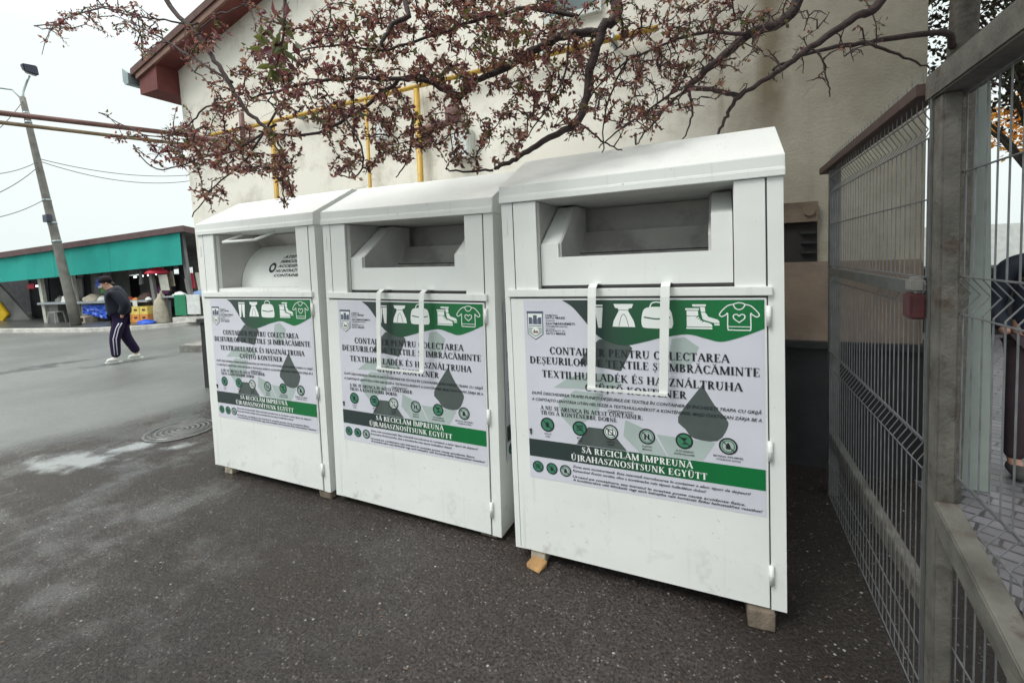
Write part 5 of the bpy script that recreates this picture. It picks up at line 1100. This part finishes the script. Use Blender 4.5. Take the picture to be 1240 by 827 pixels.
# larger leaves on a near shoot
m = MB(); sh = [onY(342, -60, 1.1), onY(345, 0, 1.05), onY(344, 40, 1.02), onY(335, 80, 1.0)]; m.tube([(-2.6, 2.05, 4.2), (-2.1, 1.6, 3.3)]+sh, [.012, .009, .006, .005, .004, .002], 6); tb_(m, 'branch', BARK, smooth=True)
m = MB()
for p_, nq in ((onY(345, 28, 1.03), 12), (onY(338, 55, 1.0), 18), (onY(331, 80, 1.0), 16), (onY(322, 40, 1.05), 8), (onY(322, 58, 1.0), 8), (onY(350, 50, 1.0), 8)):
    for _ in range(nq): m.cur = random.choices([0, 1, 3], [2, 2, 6])[0]; dd = rv(); dd.z -= .5; leaf(m, p_+rv(.014), dd, rv(), random.uniform(.032, .05), random.uniform(.018, .028))
for c_, (rx, ry), nq in (((425, 40), (40, 35), 60), ((600, 35), (50, 35), 70)):
    for _ in range(nq): a_ = random.uniform(0, 6.28); q_ = random.random()**.5; m.cur = random.choices([2, 3], [2, 3])[0]; dd = rv(); leaf(m, onY(c_[0]+rx*q_*cos(a_), c_[1]+ry*q_*sin(a_), 1.9), dd, rv(), random.uniform(.03, .042), random.uniform(.018, .024))
tb_(m, 'leaves', LEAF)
tag(tree, 'purple-leaved plum tree arching over the containers from beyond the fence', 'tree')

# trees beyond the fence and an added shading one overhead at the right
def leafy_tree(base_, h, crowns, n_, mats_, label, lf=.05, seed=1, weights=None, group=None):
    rn = random.Random(seed); o = empty('leafy_tree', base_); m = MB()
    m.tube([(0, 0, 0), (.05, .02, h*.35), (-.04, .06, h*.7), (0, 0, h)], [.12, .09, .07, .04], 10); m.build('trunk', BARK2, o, True)
    m = MB(); L_ = MB()
    for c, r_ in crowns:
        c = Vector(c)
        for _ in range(7):
            e_ = c+Vector((rn.gauss(0, 1), rn.gauss(0, 1), rn.gauss(0, 1)))*r_*.5; s_ = Vector((0, 0, h*rn.uniform(.55, 1))); m.tube([s_, s_.lerp(e_, .5)+Vector((0, 0, .1)), e_], [.03, .015, .005], 5)
        for _ in range(int(n_*r_**2)):
            v = Vector((rn.gauss(0, 1), rn.gauss(0, 1), rn.gauss(0, 1))).normalized()*r_*rn.random()**.45; p = c+v
            L_.cur = rn.choices(range(len(mats_)), weights)[0] if weights else rn.randrange(len(mats_))
            for _ in range(4):
                d = Vector((rn.gauss(0, 1), rn.gauss(0, 1), rn.gauss(0, 1))); leaf(L_, p+d*.03, d, Vector((rn.gauss(0, 1), rn.gauss(0, 1), rn.gauss(0, 1))), lf*rn.uniform(.7, 1.3), lf*.5)
    m.build('branch', BARK2, o, True); L_.build('crown', mats_, o); tag(o, label, 'tree', group); return o
leafy_tree((2.5, 5.4, 0), 3.0, [((-.35, -.3, 3.4), .75), ((.5, -.5, 3.0), .8), ((-.1, .2, 4.2), 1.0), ((.9, 0, 3.8), 1.1), ((.35, -.6, 2.55), .45), ((-.45, -.5, 2.9), .5)], 950, LEAFG[:2], 'dark leafy tree seen through the fence at the right', .055, 3)
leafy_tree((5.6, 11.5, 0), 3.4, [((-.9, 0, 3.65), .55), ((-.2, 0, 3.8), .8), ((.8, 0, 4.3), 1.1)], 420, [LEAFG[2], LEAFG[0]], 'yellow-leaved tree farther beyond the fence', .10, 5, [6, 1])
leafy_tree((3.1, 1.3, 0), 3.6, [((-.6, -.2, 4.6), 1.5), ((.8, .6, 4.8), 1.4), ((-1.0, 1.2, 5.2), 1.3), ((-1.9, -1.6, 4.7), 1.4), ((-2.9, -2.6, 5.0), 1.3), ((-.9, .9, 4.0), 1.2), ((-2.3, .4, 5.3), 1.2)], 520, LEAFG[:2], 'broad dark tree added outside the picture so its crown shades the fence', .09, 8)  # unseen crowns added to block sky light over the right side

# drop small debris: fallen leaves on the lids and asphalt
m = MB(); rn = random.Random(12)
for _ in range(70):
    x, y = rn.uniform(-5.5, .4), rn.uniform(.5, 2.0); leaf(m, Vector((x, y, .006)), Vector((rn.gauss(0, 1), rn.gauss(0, 1), .02)), Vector((0, 0, 1)), .02, .009)
tag(m.build('fallen_leaves', LEAF[2]), 'tiny fallen leaves scattered on the asphalt', 'leaves', kind='stuff')
